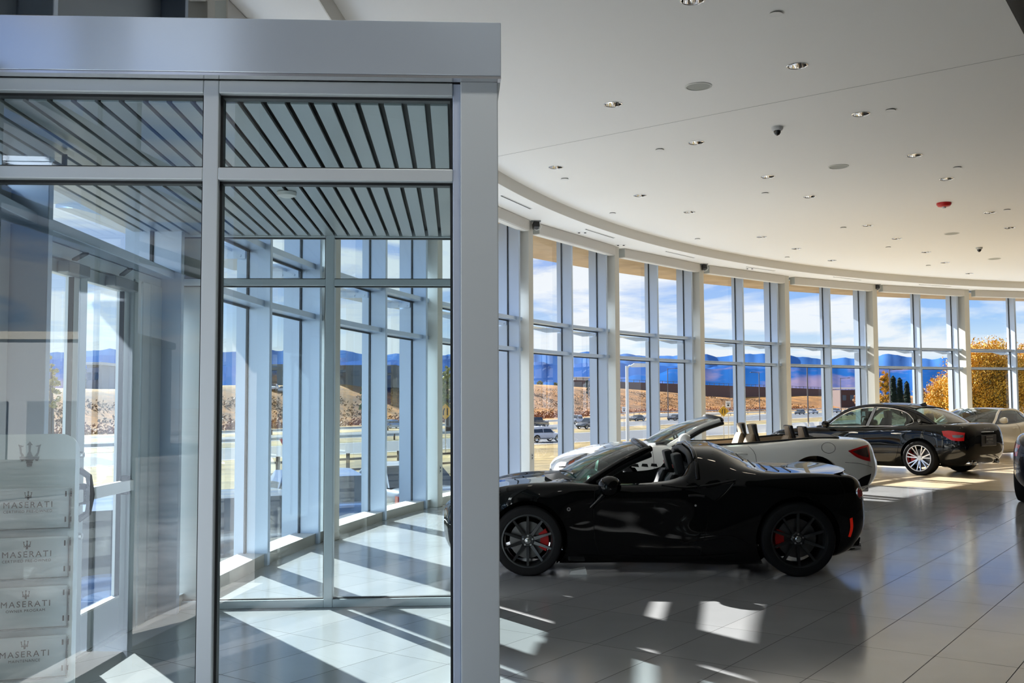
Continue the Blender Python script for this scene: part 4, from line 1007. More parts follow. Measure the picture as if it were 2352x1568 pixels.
        # rear side marker and tail lamp
        patch_on(B,[(2.825,.34),(2.84,.42),(2.835,.50)],[(2.85,.335),(2.868,.42),(2.862,.51)],'side_marker',mat('red_marker',(.75,.02,.01),.3,emit=(1,.03,.01),es=.15),r,off=.003,sgn=s)
        b=MB(); q=B.side(2.955,.715,s,-.002); b.lathe([(0,.018),(.034,.015),(.046,0),(.046,-.02)],c=q,ax=(.75,s*.66,.1),n=24); b.build('tail_lamp',TAIL,r,smooth=40)
        b=MB(); b.lathe([(.046,.003),(.050,.006),(.052,-.02)],c=q,ax=(.75,s*.66,.1),n=24); b.build('lamp_bezel',CHROME,r,smooth=40)
        b=MB(); b.tube([(2.80,s*.56,.205),(3.02,s*.56,.215)],.042,18,cap=False); b.tube([(2.82,s*.56,.205),(3.0,s*.56,.215)],.036,18); b.build('exhaust_tip',CHROME,r,smooth=60)
    b=MB(); b.prism([(2.70,.12),(3.00,.20),(3.02,.30),(2.9,.32),(2.7,.2)],(0,1.2,0),o=(0,-.6,0)); b.build('rear_diffuser',BLACKP,r,bevel=.01)
    b=MB(); b.prism([(-.815,.25),(-.79,.48),(-.76,.48),(-.77,.25)],(0,.34,0),o=(0,-.17,0)); b.build('grille',mat('grille_mesh',(.03,.03,.03),.5,.5),r)
    # wheels
    global CALA
    CALA=(-.45,.75)
    for s in (-1,1):
        # caliper sits to the rear of the front axle
        y=s*.835
        CALA=(-.55,.55) if s<0 else (-.55,.55)
        wheel(r,0,y,.308,.308,.21,s,'ten',RIMB,RED)
        CALA=(PI-.45,PI+.45)
        wheel(r,2.38,y+s*.005,.3235,.3235,.23,s,'ten',RIMB,RED)
    r.location=(.164,9.90,0); r.rotation_euler=(0,0,math.radians(-2.0)); 
    return r
def txt(s,size,pos,xd,yd,m,parent,name,ext=.0008,spacing=1.0):
    cu=bpy.data.curves.new(name,'FONT'); cu.body=s; cu.size=size; cu.extrude=ext; cu.align_x='CENTER'; cu.align_y='CENTER'; cu.space_character=spacing; cu.resolution_u=3
    o=bpy.data.objects.new(name,cu)
    me=bpy.data.meshes.new_from_object(o); bpy.data.objects.remove(o); bpy.data.curves.remove(cu)
    o=bpy.data.objects.new(name,me); COL.objects.link(o); me.materials.clear(); me.materials.append(m)
    xd=Vector(xd).normalized(); yd=(Vector(yd)-xd*Vector(yd).dot(xd)).normalized(); zd=xd.cross(yd)
    o.matrix_world=Matrix(((xd.x,yd.x,zd.x,pos[0]),(xd.y,yd.y,zd.y,pos[1]),(xd.z,yd.z,zd.z,pos[2]),(0,0,0,1)))
    if parent is not None: o.parent=parent
    return o
roadster()
# ================= white convertible / cream coupe (same body) =================
GTST=[ # nose at 0
 (0.0,[(0,.30),(.25,.30),(.38,.38),(.42,.47),(.36,.56),(.2,.59),(0,.60)]),
 (.07,[(0,.24),(.48,.24),(.62,.34),(.66,.48),(.56,.62),(.36,.66),(0,.67)]),
 (.22,[(0,.20),(.66,.20),(.80,.32),(.83,.50),(.72,.68),(.48,.73),(0,.75)]),
 (.45,[(0,.17),(.74,.17),(.88,.32),(.92,.54),(.82,.76),(.55,.80),(0,.82)]),
 (.80,[(0,.16),(.76,.16),(.92,.34),(.955,.60),(.86,.84),(.58,.86),(0,.875)]),
 (1.20,[(0,.15),(.76,.15),(.91,.32),(.95,.60),(.87,.875),(.60,.90),(0,.915)]),
 (1.60,[(0,.14),(.76,.14),(.87,.28),(.91,.56),(.865,.865),(.66,.915),(0,.955)]),
 (1.90,[(0,.14),(.75,.14),(.85,.26),(.90,.54),(.86,.860),(.70,.91),(0,.97)]),
 (2.40,[(0,.14),(.76,.14),(.86,.26),(.90,.54),(.855,.865),(.72,.90),(0,.93)]),
 (2.90,[(0,.14),(.78,.14),(.88,.27),(.915,.57),(.86,.885),(.72,.925),(0,.95)]),
 (3.30,[(0,.15),(.80,.15),(.91,.31),(.95,.64),(.88,.925),(.70,.955),(0,.975)]),
 (3.65,[(0,.16),(.80,.16),(.93,.35),(.965,.68),(.89,.955),(.68,.985),(0,1.0)]),
 (3.95,[(0,.18),(.78,.18),(.92,.36),(.955,.70),(.87,.965),(.66,.995),(0,1.01)]),
 (4.25,[(0,.20),(.72,.20),(.88,.36),(.92,.68),(.83,.955),(.64,.985),(0,1.0)]),
 (4.50,[(0,.23),(.62,.23),(.80,.36),(.85,.62),(.76,.93),(.60,.975),(0,.99)]),
 (4.64,[(0,.30),(.50,.30),(.70,.40),(.74,.58),(.66,.86),(.5,.94),(0,.96)]),
 (4.73,[(0,.40),(.42,.40),(.58,.46),(.62,.58),(.54,.74),(.4,.78),(0,.80)])]
def trident(parent,pos,xd,yd,h,m,name='trident_emblem',th=.002):
    """three-pronged emblem built as flat pieces of a real thickness"""
    xd=Vector(xd).normalized(); yd=(Vector(yd)-xd*Vector(yd).dot(xd)).normalized(); zd=xd.cross(yd)
    b=MB(); s=h
    def P(poly): b.prism([(p[0]*s,p[1]*s) for p in poly],zd*th,o=pos,ux=xd,uy=yd)
    P([(0,.50),(.11,.34),(.05,.35),(.035,.10),(.12,-.10),(-.12,-.10),(-.035,.10),(-.05,.35),(-.11,.34)])
    for q in (-1,1):
        P([(q*.42,.37),(q*.20,.30),(q*.31,.27),(q*.28,.05),(q*.19,-.10),(q*.30,-.10),(q*.35,.05),(q*.38,.26)][::q])
    P([(-.36,-.12),(.36,-.12),(.36,-.17),(-.36,-.17)]); P([(-.36,-.18),(.36,-.18),(.34,-.23),(-.34,-.23)])
    P([(-.30,-.24),(-.20,-.24),(-.24,-.29),(-.32,-.29)]); P([(.30,-.24),(.20,-.24),(.24,-.29),(.32,-.29)])
    P([(-.16,-.24),(.16,-.24),(.10,-.32),(-.10,-.32)]); P([(-.12,-.33),(.12,-.33),(.12,-.38),(-.12,-.38)]); P([(-.10,-.39),(.10,-.39),(.09,-.5),(-.09,-.5)])
    return b.build(name,m,parent)
def grand_tourer(kind,label,paint,loc,rz,rim=RIMS):
    r=empty('white_convertible' if kind=='open' else 'cream_coupe',(0,0,0),label=label,cat='car')
    B=Body(GTST); XF,XR=.86,3.72; W=[(XF,.345,.395),(XR,.35,.405)]
    op=kind=='open'
    def cut(x,y,z,j,m): return (1.78<x<3.86) and abs(y)<.70 and z>.6
    b=loft(B,210,9,W,cut if op else (lambda x,y,z,j,m:1.78<x<3.7 and abs(y)<.62 and z>.6)); b.build('body',paint,r,smooth=50,weld=True)
    liner(r,XF,.345,.40,-.52,.52); liner(r,XR,.35,.41,-.52,.52)
    for s in (-1,1):
        line_on(B,[(1.42,.90),(1.44,.6),(1.46,.34),(1.52,.22)],'door_gap',SEAMM,r,sgn=s)
        line_on(B,[(2.80,.90),(2.88,.80),(2.90,.62),(2.84,.45),(2.72,.22)],'door_gap',SEAMM,r,sgn=s)
        line_on(B,[(1.52,.22),(2.1,.20),(2.72,.22)],'door_gap',SEAMM,r,sgn=s)
        line_on(B,[(4.16,.66),(4.40,.635),(4.60,.58)],'bumper_gap',SEAMM,r,sgn=s)
        for i in range(3):
            x=1.12+i*.135; patch_on(B,[(x,.615),(x+.10,.605)],[(x+.01,.655),(x+.085,.65)],'wing_vent',SEAMM,r,nu=5,nv=3,sgn=s)
            line_on(B,[(x-.005,.61),(x+.105,.60)],'vent_rim',paint,r,r=.006,sgn=s)
        b=MB(); q=B.side(2.66,.78,s,.004); b.tube([q+Vector((-.12,0,-.005)),q+Vector((-.05,s*.03,.008)),q+Vector((.05,s*.03,.008)),q+Vector((.12,0,-.002))],[.008,.016,.016,.008],8); b.build('door_handle',paint,r,smooth=60)
        # fuel flap ring
        cx,cz=3.93,.865; b=MB(); b.tube([B.side(cx+.10*math.cos(2*PI*i/28),cz+.075*math.sin(2*PI*i/28),s,.001) for i in range(29)],.0028,5,cap=False)
        if s<0: b.build('fuel_flap',SEAMM,r)
        # tail lamp: red edge with smoked middle
        patch_on(B,[(4.22,.815),(4.34,.73),(4.46,.685),(4.57,.66)],[(4.22,.822),(4.34,.855),(4.46,.885),(4.57,.90)],'tail_lamp',TAIL,r,off=.004,sgn=s)
        patch_on(B,[(4.29,.805),(4.37,.765),(4.46,.735),(4.54,.72)],[(4.29,.815),(4.37,.835),(4.46,.855),(4.54,.87)],'lamp_centre',TAILD,r,off=.008,sgn=s)
        # head lamp
        patch_on(B,[(.17,.60),(.30,.66),(.48,.735)],[(.20,.66),(.33,.735),(.50,.80)],'headlamp',LENS,r,off=.003,sgn=s)
        patch_on(B,[(.22,.635),(.30,.665)],[(.24,.675),(.32,.715)],'indicator',mat('amber_lens',(.30,.08,.04),.2),r,off=.006,sgn=s,nu=5,nv=3)
        # bumper side vent
        patch_on(B,[(4.26,.33),(4.38,.30),(4.54,.32)],[(4.30,.36),(4.42,.44),(4.58,.49)],'bumper_vent',SEAMM,r,off=.004,sgn=s)
        line_on(B,[(4.24,.31),(4.40,.275),(4.58,.31)],'vent_lip',paint,r,r=.010,sgn=s)
        b=MB(); b.lathe([(0,-.10),(.05,-.09),(.078,-.03),(.082,.04),(.06,.09),(0,.10)],c=(1.86,s*1.00,1.0),ax=(.1,s,.05),n=20); o=b.build('door_mirror',paint,r,smooth=60)
        b=MB(); b.beam((1.88,s*.90,.95),(1.86,s*.97,.97),.07,.03); b.build('mirror_stalk',BLACKP,o)
        b=MB(); b.lathe([(0,0),(.07,0)],c=(1.935,s*1.0,1.0),ax=(1,0,0),n=18); b.build('mirror_glass',CHROME,o)
    for s in (-1,1):
        b=MB(); b.tube([(4.40,s*.50,.24),(4.62,s*.50,.25)],.045,16); b.build('exhaust_tip',CHROME,r,smooth=60)
    trident(r,B.top(4.58,0,.01)+Vector((.06,0,-.06)),(0,1,0),(.3,0,1),.09,CHROME)
    # windscreen
    zb=.955; hz=1.285 if op else 1.30
    base=poly_interp([(1.74,-.80,.90),(1.60,-.66,.935),(1.50,-.35,.955),(1.47,0,.965),(1.50,.35,.955),(1.60,.66,.935),(1.74,.80,.90)],5)
    hx=2.42
    head=poly_interp([(hx+.03,-.60,hz-.03),(hx-.03,-.45,hz-.004),(hx-.07,-.22,hz+.012),(hx-.08,0,hz+.018),(hx-.07,.22,hz+.012),(hx-.03,.45,hz-.004),(hx+.03,.60,hz-.03)],5)
    b=MB(); b.grid([[a.lerp(c,t/8)+Vector((-.02,0,.035))*(4*(t/8)*(1-t/8)) for t in range(9)] for a,c in zip(base,head)]); b.build('windscreen',CGL,r,smooth=60)
    for s in (-1,1):
        P=poly_interp([(1.66,s*.82,.895),(1.90,s*.77,1.03),(2.15,s*.69,1.16),(2.45,s*.60,hz-.03)],6); b=MB(); b.tube(P,.034,8); b.build('windscreen_pillar',paint,r,smooth=60)
        P=[q+Vector((.05,0,-.035)) for q in P]; b=MB(); b.tube(P,.030,8); b.build('pillar_trim',BLACKP,r,smooth=60)
    if op:
        b=MB(); b.tube([p+Vector((.05,0,.0)) for p in head],[.012,.030]+[.040]*(len(head)-4)+[.030,.012],10); b.build('windscreen_header',BLACKP,r,smooth=60)
        # belt trim, tonneau
        for s in (-1,1):
            b=MB(); b.tube([B.top(x,s*.72,.012) for x in np.linspace(1.80,3.84,20)],.012,6); b.build('belt_trim',BLACKP,r)
            b=MB(); b.grid([[Vector((x,s*.70,.35)),Vector((x,s*.66,.70)),B.top(x,s*.70,-.004)] for x in np.linspace(1.7,3.84,12)]); b.build('door_panel',TAN,r,smooth=60)
        G=[]
        for x in np.linspace(3.82,4.14,8): G.append([B.top(x,y,.010+.02*math.cos(y/.75*PI/2)) for y in np.linspace(-.74,.74,15)])
        b=MB(); b.grid(G); b.build('tonneau_cover',mat('tonneau_black',(.015,.015,.016),.5),r,smooth=60)
        b=MB(); b.tube([B.top(3.82+.32*t,-.74,.012) for t in np.linspace(0,1,6)]+[B.top(4.15,y,.02) for y in np.linspace(-.68,.68,9)]+[B.top(4.14-.32*t,.74,.012) for t in np.linspace(0,1,6)],.012,6); b.build('tonneau_seal',BLACKP,r,smooth=60)
    else:
        # coupe roof
        C=poly_interp([(hx-.02,0,hz+.02),(2.75,0,1.345),(3.2,0,1.325),(3.62,0,1.20),(4.0,0,1.06),(4.2,0,1.0)],6)
        G=[]
        for p in C:
            t=(p.x-hx)/(4.2-hx); w=.60+.06*math.sin(PI*min(1,t*1.2))-.02*t; zs=.95 if t>.8 else None
            row=[]
            for u in np.linspace(-1,1,17): row.append((p.x,u*w,p.z-.05*abs(u)**2.5-.015))
            G.append(row)
        nroof=int(len(G)*.55)
        b=MB(); b.grid(G[:nroof]); b.build('roof',paint,r,smooth=60); b=MB(); b.grid(G[nroof-1:]); b.build('rear_screen',CGD,r,smooth=60)
        for s in (-1,1):
            rail=[Vector(g[-1 if s>0 else 0]) for g in G]
            b=MB(); b.tube(rail,.028,8); b.build('roof_rail',paint,r,smooth=60)
            top=[q for q in rail if q.x<3.55]; 
            bt=[B.side(max(1.80,q.x*1.0-.55*(3.55-q.x)/1.1),.88,s,-.035) for q in top]
            b=MB(); b.grid([[a,a.lerp(c,.5)+Vector((0,s*.02,0)),c] for a,c in zip(bt,top)]); b.build('side_window',CGD,r,smooth=60)
            q3=[q for q in rail if q.x>=3.5]; b=MB(); b.grid([[Vector((q.x,s*.86,B.side(q.x,.9).z+.03)),q] for q in q3]); b.build('rear_quarter',paint,r,smooth=60)
    # interior
    LT=TAN if op else LEATH
    b=MB(); b.box(1.3,3.9,-.68,.68,.25,.30); b.build('floor_pan',BLACKP,r)
    b=MB(); b.prism([(1.45,.4),(1.50,.93),(1.70,.97),(1.86,.93),(1.80,.6),(1.7,.4)],(0,1.34,0),o=(0,-.67,0)); b.build('dashboard',LEATH,r,bevel=.02)
    for y in (-.37,.37):
        
        for (sx,sz,sh,sl) in ((2.80,.45,.60,.30),(3.60,.50,.50,.24)):
            if not op: sx-=.3
            o=seat(r,sx,y,sz,LT,h=sh,lean=sl)
            k=MB(); k.obox((sx+sl*sh*.85+.075,y,sz+sh*.84),(1,0,.28),(0,1,0),.05,.40,.50); k.build('seat_back_shell',LEATH,o,bevel=.015,sub=2)
    steering(r,1.98,.37,.93 if op else .95)
    b=MB(); b.box(hx-.02,hx+.02,-.10,.10,hz-.10,hz-.04); b.build('interior_mirror',BLACKP,r,bevel=.01)
    # number plate and grille
    b=MB(); b.box(-.012,.03,-.28,.28,.36,.54); b.build('grille',BLACKP,r,bevel=.03)
    global CALA
    for s in (-1,1):
        CALA=(-.5,.5); wheel(r,XF,s*.85,.345,.345,.25,s,'double',rim,RED); CALA=(PI-.5,PI+.5); wheel(r,XR,s*.85,.345,.345,.27,s,'double',rim,RED)
    r.location=loc; r.rotation_euler=(0,0,rz); return r
gc=grand_tourer('open','white open-top convertible with tan seats, parked behind the black roadster',PWHITE,(.58,15.30,0),math.radians(0))

# ================= four-door saloon =================
SAL=[
 (0.0,[(0,.32),(.22,.32),(.36,.40),(.40,.50),(.33,.60),(.2,.64),(0,.65)]),
 (.07,[(0,.24),(.50,.24),(.66,.36),(.70,.52),(.58,.68),(.4,.73),(0,.74)]),
 (.25,[(0,.20),(.68,.20),(.82,.34),(.86,.54),(.75,.76),(.5,.81),(0,.83)]),
 (.55,[(0,.18),(.76,.18),(.90,.36),(.94,.60),(.85,.84),(.58,.88),(0,.90)]),
 (.95,[(0,.17),(.77,.17),(.92,.36),(.96,.62),(.87,.88),(.6,.92),(0,.94)]),
 (1.4,[(0,.17),(.77,.17),(.90,.32),(.94,.60),(.88,.90),(.66,.95),(0,.985)]),
 (1.9,[(0,.17),(.77,.17),(.87,.30),(.92,.58),(.88,.91),(.72,.96),(0,1.0)]),
 (2.5,[(0,.17),(.78,.17),(.87,.30),(.92,.58),(.88,.925),(.74,.97),(0,1.0)]),
 (3.1,[(0,.17),(.79,.17),(.88,.31),(.93,.60),(.89,.95),(.74,.99),(0,1.02)]),
 (3.6,[(0,.18),(.80,.18),(.92,.34),(.965,.66),(.91,.985),(.74,1.02),(0,1.04)]),
 (3.98,[(0,.19),(.80,.19),(.94,.37),(.975,.70),(.91,1.01),(.72,1.04),(0,1.06)]),
 (4.35,[(0,.20),(.77,.20),(.93,.37),(.96,.70),(.88,1.02),(.70,1.05),(0,1.07)]),
 (4.65,[(0,.22),(.70,.22),(.88,.37),(.92,.68),(.83,1.0),(.66,1.05),(0,1.075)]),
 (4.85,[(0,.27),(.60,.27),(.80,.40),(.85,.64),(.76,.95),(.60,1.03),(0,1.06)]),
 (4.94,[(0,.36),(.50,.36),(.70,.44),(.75,.62),(.66,.86),(.5,.93),(0,.95)]),
 (4.97,[(0,.44),(.42,.44),(.60,.5),(.64,.62),(.56,.78),(.42,.82),(0,.83)])]
def saloon(label,paint,loc,rz,plate=True,name='black_sedan'):
    r=empty(name,(0,0,0),label=label,cat='car'); B=Body(SAL); XF,XR=.98,3.98; W=[(XF,.35,.40),(XR,.355,.41)]
    b=loft(B,210,9,W,lambda x,y,z,j,m:1.72<x<4.05 and abs(y)<.60 and z>.7); b.build('body',paint,r,smooth=50,weld=True)
    liner(r,XF,.35,.405,-.54,.54); liner(r,XR,.355,.415,-.54,.54)
    # roof line
    hz=1.40
    C=poly_interp([(2.18,0,1.395),(2.55,0,1.45),(3.0,0,1.465),(3.45,0,1.435),(3.75,0,1.385)],6)
    G=[]
    for p in C:
        w=.60; G.append([(p.x,u*w,p.z-.045*abs(u)**2.2) for u in np.linspace(-1,1,17)])
    b=MB(); b.grid(G); solidify(b.build('roof',paint,r,smooth=60),.02)
    base=poly_interp([(1.66,-.80,.945),(1.48,-.62,.985),(1.38,-.3,1.0),(1.36,0,1.005),(1.38,.3,1.0),(1.48,.62,.985),(1.66,.80,.945)],5)
    head=[Vector(q) for q in (G[0])]
    def rs(P,n):
        o=[]
        for i in range(n+1):
            f=i*(len(P)-1)/n; j=min(len(P)-2,int(f)); o.append(P[j].lerp(P[j+1],f-j))
        return o
    b=MB(); b.grid([[a.lerp(c,t/8)+Vector((-.02,0,.03))*(4*(t/8)*(1-t/8)) for t in range(9)] for a,c in zip(rs(base,16),rs(head,16))]); b.build('windscreen',CGL,r,smooth=60)
    rh=[Vector(q) for q in G[-1]]; rb_=poly_interp([(4.20,-.72,1.045),(4.36,-.5,1.065),(4.42,0,1.075),(4.36,.5,1.065),(4.20,.72,1.045)],5)
    b=MB(); b.grid([[a.lerp(c,t/8)+Vector((.02,0,.03))*(4*(t/8)*(1-t/8)) for t in range(9)] for a,c in zip(rs(rh,16),rs(rb_,16))]); b.build('rear_screen',CGL,r,smooth=60)
    RAIL=lambda s:poly_interp([(1.72,s*.79,.965),(1.95,s*.745,1.15),(2.20,s*.66,1.315),(2.55,s*.625,1.405),(3.0,s*.615,1.42),(3.4,s*.62,1.39),(3.78,s*.64,1.29),(4.10,s*.70,1.13),(4.26,s*.76,1.04)],6)
    for s in (-1,1):
        P=RAIL(s); b=MB(); b.tube(P,[.034]*len(P),8); b.build('roof_rail',paint,r,smooth=60)
        # window upper edge (chrome) and belt line
        up=poly_interp([(1.80,s*.805,.99),(2.02,s*.755,1.16),(2.28,s*.68,1.30),(2.6,s*.65,1.375),(3.0,s*.64,1.385),(3.35,s*.655,1.35),(3.62,s*.69,1.26),(3.76,s*.735,1.14)],6)
        lo=[Vector((x,s*(.862 if x<3.4 else .862-.03*(x-3.4)/.35),.965+.035*(x-1.8)/1.9)) for x in np.linspace(1.78,3.66,len(up))]; lo[-1]=Vector((3.70,s*.80,1.04))
        win=[[a,a.lerp(c,.5)+Vector((0,s*.012,0)),c] for a,c in zip(lo,up)]; n=len(win); mid=int(n*.52)
        b=MB(); b.grid(win[:mid]); b.build('front_door_window',CGL,r,smooth=60)
        b=MB(); b.grid(win[mid+1:]); b.build('rear_door_window',CGL,r,smooth=60)
        b=MB(); b.tube(up+[Vector((3.78,s*.76,1.07)),Vector((3.70,s*.80,1.035))]+lo[::-1],.010,6,cap=False); b.build('chrome_window_trim',CHROME,r,smooth=60)
        a,c=lo[mid],up[mid]; b=MB(); b.beam(a+Vector((.02,0,0)),c,.02,.07,up=(1,0,0)); b.build('door_pillar',BLACKP,r)
        # filler between window and rail
        b=MB(); b.grid([[c,q] for c,q in zip(up,rs(P,len(up)-1))]); b.build('window_frame',paint,r,smooth=60)
        q0=[v for v in P if v.x>3.74]; b=MB(); b.grid([[Vector((min(v.x,4.3)-.02,s*.84,1.0+.01)),Vector((v.x-.03,s*(abs(v.y)+.03),(v.z+1.0)/2)),v] for v in q0]); b.build('rear_quarter',paint,r,smooth=60)
        b=MB(); b.add([Vector((3.68,s*.80,1.02)),Vector((3.78,s*.75,1.10)),Vector((3.62,s*.69,1.265)),Vector((3.78,s*.66,1.28)),Vector((3.86,s*.83,1.02)),Vector((4.0,s*.80,1.06))],[(0,4,5,1),(1,5,3,2)]); b.build('quarter_panel',paint,r)
        line_on(B,[(1.62,.93),(1.60,.6),(1.66,.25)],'door_gap',SEAMM,r,sgn=s); line_on(B,[(2.72,.96),(2.74,.6),(2.72,.25)],'door_gap',SEAMM,r,sgn=s)
        line_on(B,[(3.74,1.0),(3.70,.80),(3.55,.60),(3.50,.45),(3.4,.25)],'door_gap',SEAMM,r,sgn=s); line_on(B,[(4.28,.92),(4.35,.66),(4.33,.45)],'bumper_gap',SEAMM,r,sgn=s)
        for x in (2.48,3.50):
            b=MB(); q=B.side(x,.845,s,.010); b.tube([q+Vector((-.11,-s*.012,0)),q+Vector((-.04,s*.012,.004)),q+Vector((.05,s*.012,.004)),q+Vector((.11,-s*.012,0))],[.010,.015,.015,.010],8); b.build('chrome_door_handle',CHROME,r,smooth=60)
        b=MB(); b.lathe([(0,-.09),(.05,-.08),(.07,-.02),(.07,.05),(.04,.10),(0,.10)],c=(1.86,s*1.0,1.02),ax=(0,s,.05),n=18); o=b.build('door_mirror',paint,r,smooth=60)
        b=MB(); b.beam((1.86,s*.90,.98),(1.86,s*.96,.995),.06,.03); b.build('mirror_stalk',BLACKP,o)
        patch_on(B,[(4.50,.82),(4.66,.735),(4.78,.72),(4.87,.725)],[(4.46,.915),(4.60,.925),(4.76,.90),(4.87,.885)],'tail_lamp',TAIL,r,off=.004,sgn=s)
        patch_on(B,[(4.68,.79),(4.77,.785),(4.86,.79)],[(4.66,.835),(4.77,.84),(4.86,.84)],'lamp_centre',LENS,r,off=.008,sgn=s)
        trident(r,Vector((3.93,s*.815,1.115)),(1,0,0) if s<0 else (-1,0,0),(0,.35*-s,1),.075,CHROME)
        for dx in (0,.11):
            b=MB(); b.tube([(4.66,s*(.50+dx),.27),(4.93-dx*.4,s*(.50+dx),.275)],.046,16,cap=False); b.tube([(4.68,s*(.5+dx),.27),(4.91-dx*.4,s*(.5+dx),.272)],.038,16); b.build('exhaust_tip',CHROME,r,smooth=60)
    # rear face: lamps continue, chrome bar, plate, bumper insert
    rear=lambda y,z:Vector((4.97-.20*(abs(y)/.75)**2.4-.04*max(0,z-.8)/.2,y,z))
    for s in (-1,1):
        b=MB(); b.grid([[rear(s*y,z)+Vector((.012,0,0)) for z in (.735+.04*(.8-y)/.3,.80,.86)] for y in np.linspace(.5,.76,6)]); b.build('tail_lamp',TAIL,r,smooth=60)
        b=MB(); b.grid([[rear(s*y,z)+Vector((.012,0,0)) for z in (.46,.48)] for y in np.linspace(.4,.6,4)]); b.build('reflector',TAIL,r)
    b=MB(); b.tube([rear(y,.885)+Vector((.015,0,0)) for y in np.linspace(-.42,.42,11)],.010,6); b.build('chrome_bar',CHROME,r)
    b=MB(); b.box(4.965,4.985,-.33,.33,.60,.83); b.build('plate_recess',BLACKP,r,bevel=.01)
    if plate:
        b=MB(); b.box(4.986,4.995,-.155,.155,.66,.80); pl=b.build('number_plate',mat('plate_black',(.03,.03,.032),.4),r)
        k=MB()
        b=MB(); 
        for (y0,y1,z0,z1) in ((-.155,.155,.795,.80),(-.155,.155,.66,.665)): b.box(4.995,4.998,y0,y1,z0,z1)
        k.box(4.995,4.998,-.155,.155,.795,.801); k.build('plate_rim',STEEL,pl); k=MB(); k.box(4.995,4.998,-.155,.155,.659,.665); k.build('plate_rim',STEEL,pl)
        txt('MIKE WARD',.052,Vector((4.998,0,.735)),(0,1,0),(0,0,1),STEEL,pl,'plate_lettering'); txt('MASERATI',.028,Vector((4.998,0,.69)),(0,1,0),(0,0,1),STEEL,pl,'plate_lettering',spacing=1.3)
    txt('MASERATI',.045,rear(0,.93)+Vector((.012,0,.02)),(0,1,0),(-.15,0,1),STEEL,r,'boot_lettering',spacing=1.6)
    b=MB(); b.add([(3.50,0.03,1.43),(3.50,-.03,1.43),(3.70,0,1.39),(3.66,0,1.50)],[(0,1,3),(1,2,3),(2,0,3),(0,2,1)]); b.build('shark_fin_antenna',BLACKP,r)
    b=MB(); b.box(1.4,4.1,-.70,.70,.25,.30); b.build('floor_pan',BLACKP,r)
    b=MB(); b.prism([(1.40,.4),(1.42,.97),(1.62,1.0),(1.82,.96),(1.78,.6),(1.7,.4)],(0,1.40,0),o=(0,-.70,0)); b.build('dashboard',LEATH,r,bevel=.02)
    b=MB(); b.box(4.05,4.40,-.70,.70,.98,1.03); b.build('parcel_shelf',LEATH,r)
    for y in (-.38,.38): seat(r,2.40,y,.55,LEATH,h=.60,lean=.26); seat(r,3.38,y,.58,LEATH,h=.52,lean=.30)
    steering(r,2.02,.38,1.0)
    b=MB(); b.box(2.20,2.24,-.12,.12,1.29,1.36); b.build('interior_mirror',BLACKP,r,bevel=.01)
    global CALA
    for s in (-1,1):
        CALA=(-.5,.5); wheel(r,XF,s*.85,.35,.35,.245,s,'double',RIMS,RED); CALA=(PI-.5,PI+.5); wheel(r,XR,s*.855,.352,.352,.275,s,'double',RIMS,RED)
    r.location=loc; r.rotation_euler=(0,0,rz); return r
def place_rear(wx,wy,fx,fy,axle,half):
    """location/rotation so that the left rear wheel outer face sits at (wx,wy) and the car faces (fx,fy)"""
    f=Vector((fx,fy,0)).normalized(); rz=math.atan2(-f.y,-f.x); back=-f; ly=Vector((-back.y,back.x,0))  # local +y
    # local point (axle,-half) = world (wx,wy): choose side nearest the camera
    org=Vector((wx,wy,0))-back*axle-ly*(-half)
    org2=Vector((wx,wy,0))-back*axle-ly*(half)
    return org,org2,rz
_a,_b,_rz=place_rear(8.30,20.62,-.643,.766,3.98,.99)
ghibli=saloon('glossy black four-door sedan with chrome window trim and silver wheels, tail to the room',PBLACK,_a if True else _b,_rz)
_a,_b,_rz2=place_rear(7.69,15.35,.60,.80,3.98,.99)
edge=saloon('dark navy car cut by the right frame edge, tail lamp and wheel showing',PNAVY,_a,_rz2,plate=False,name='navy_sedan')
def place_pt(lx,ly,wx,wy,fx,fy):
    f=Vector((fx,fy,0)).normalized(); back=-f; l=Vector((-back.y,back.x,0)); return Vector((wx,wy,0))-back*lx-l*ly,math.atan2(-f.y,-f.x)
_l,_r3=place_pt(1.74,-.80,12.62,26.35,-.80,-.60)
coupe=grand_tourer('coupe','cream coupe standing behind the black sedan at the right',PCREAM,_l,_r3)

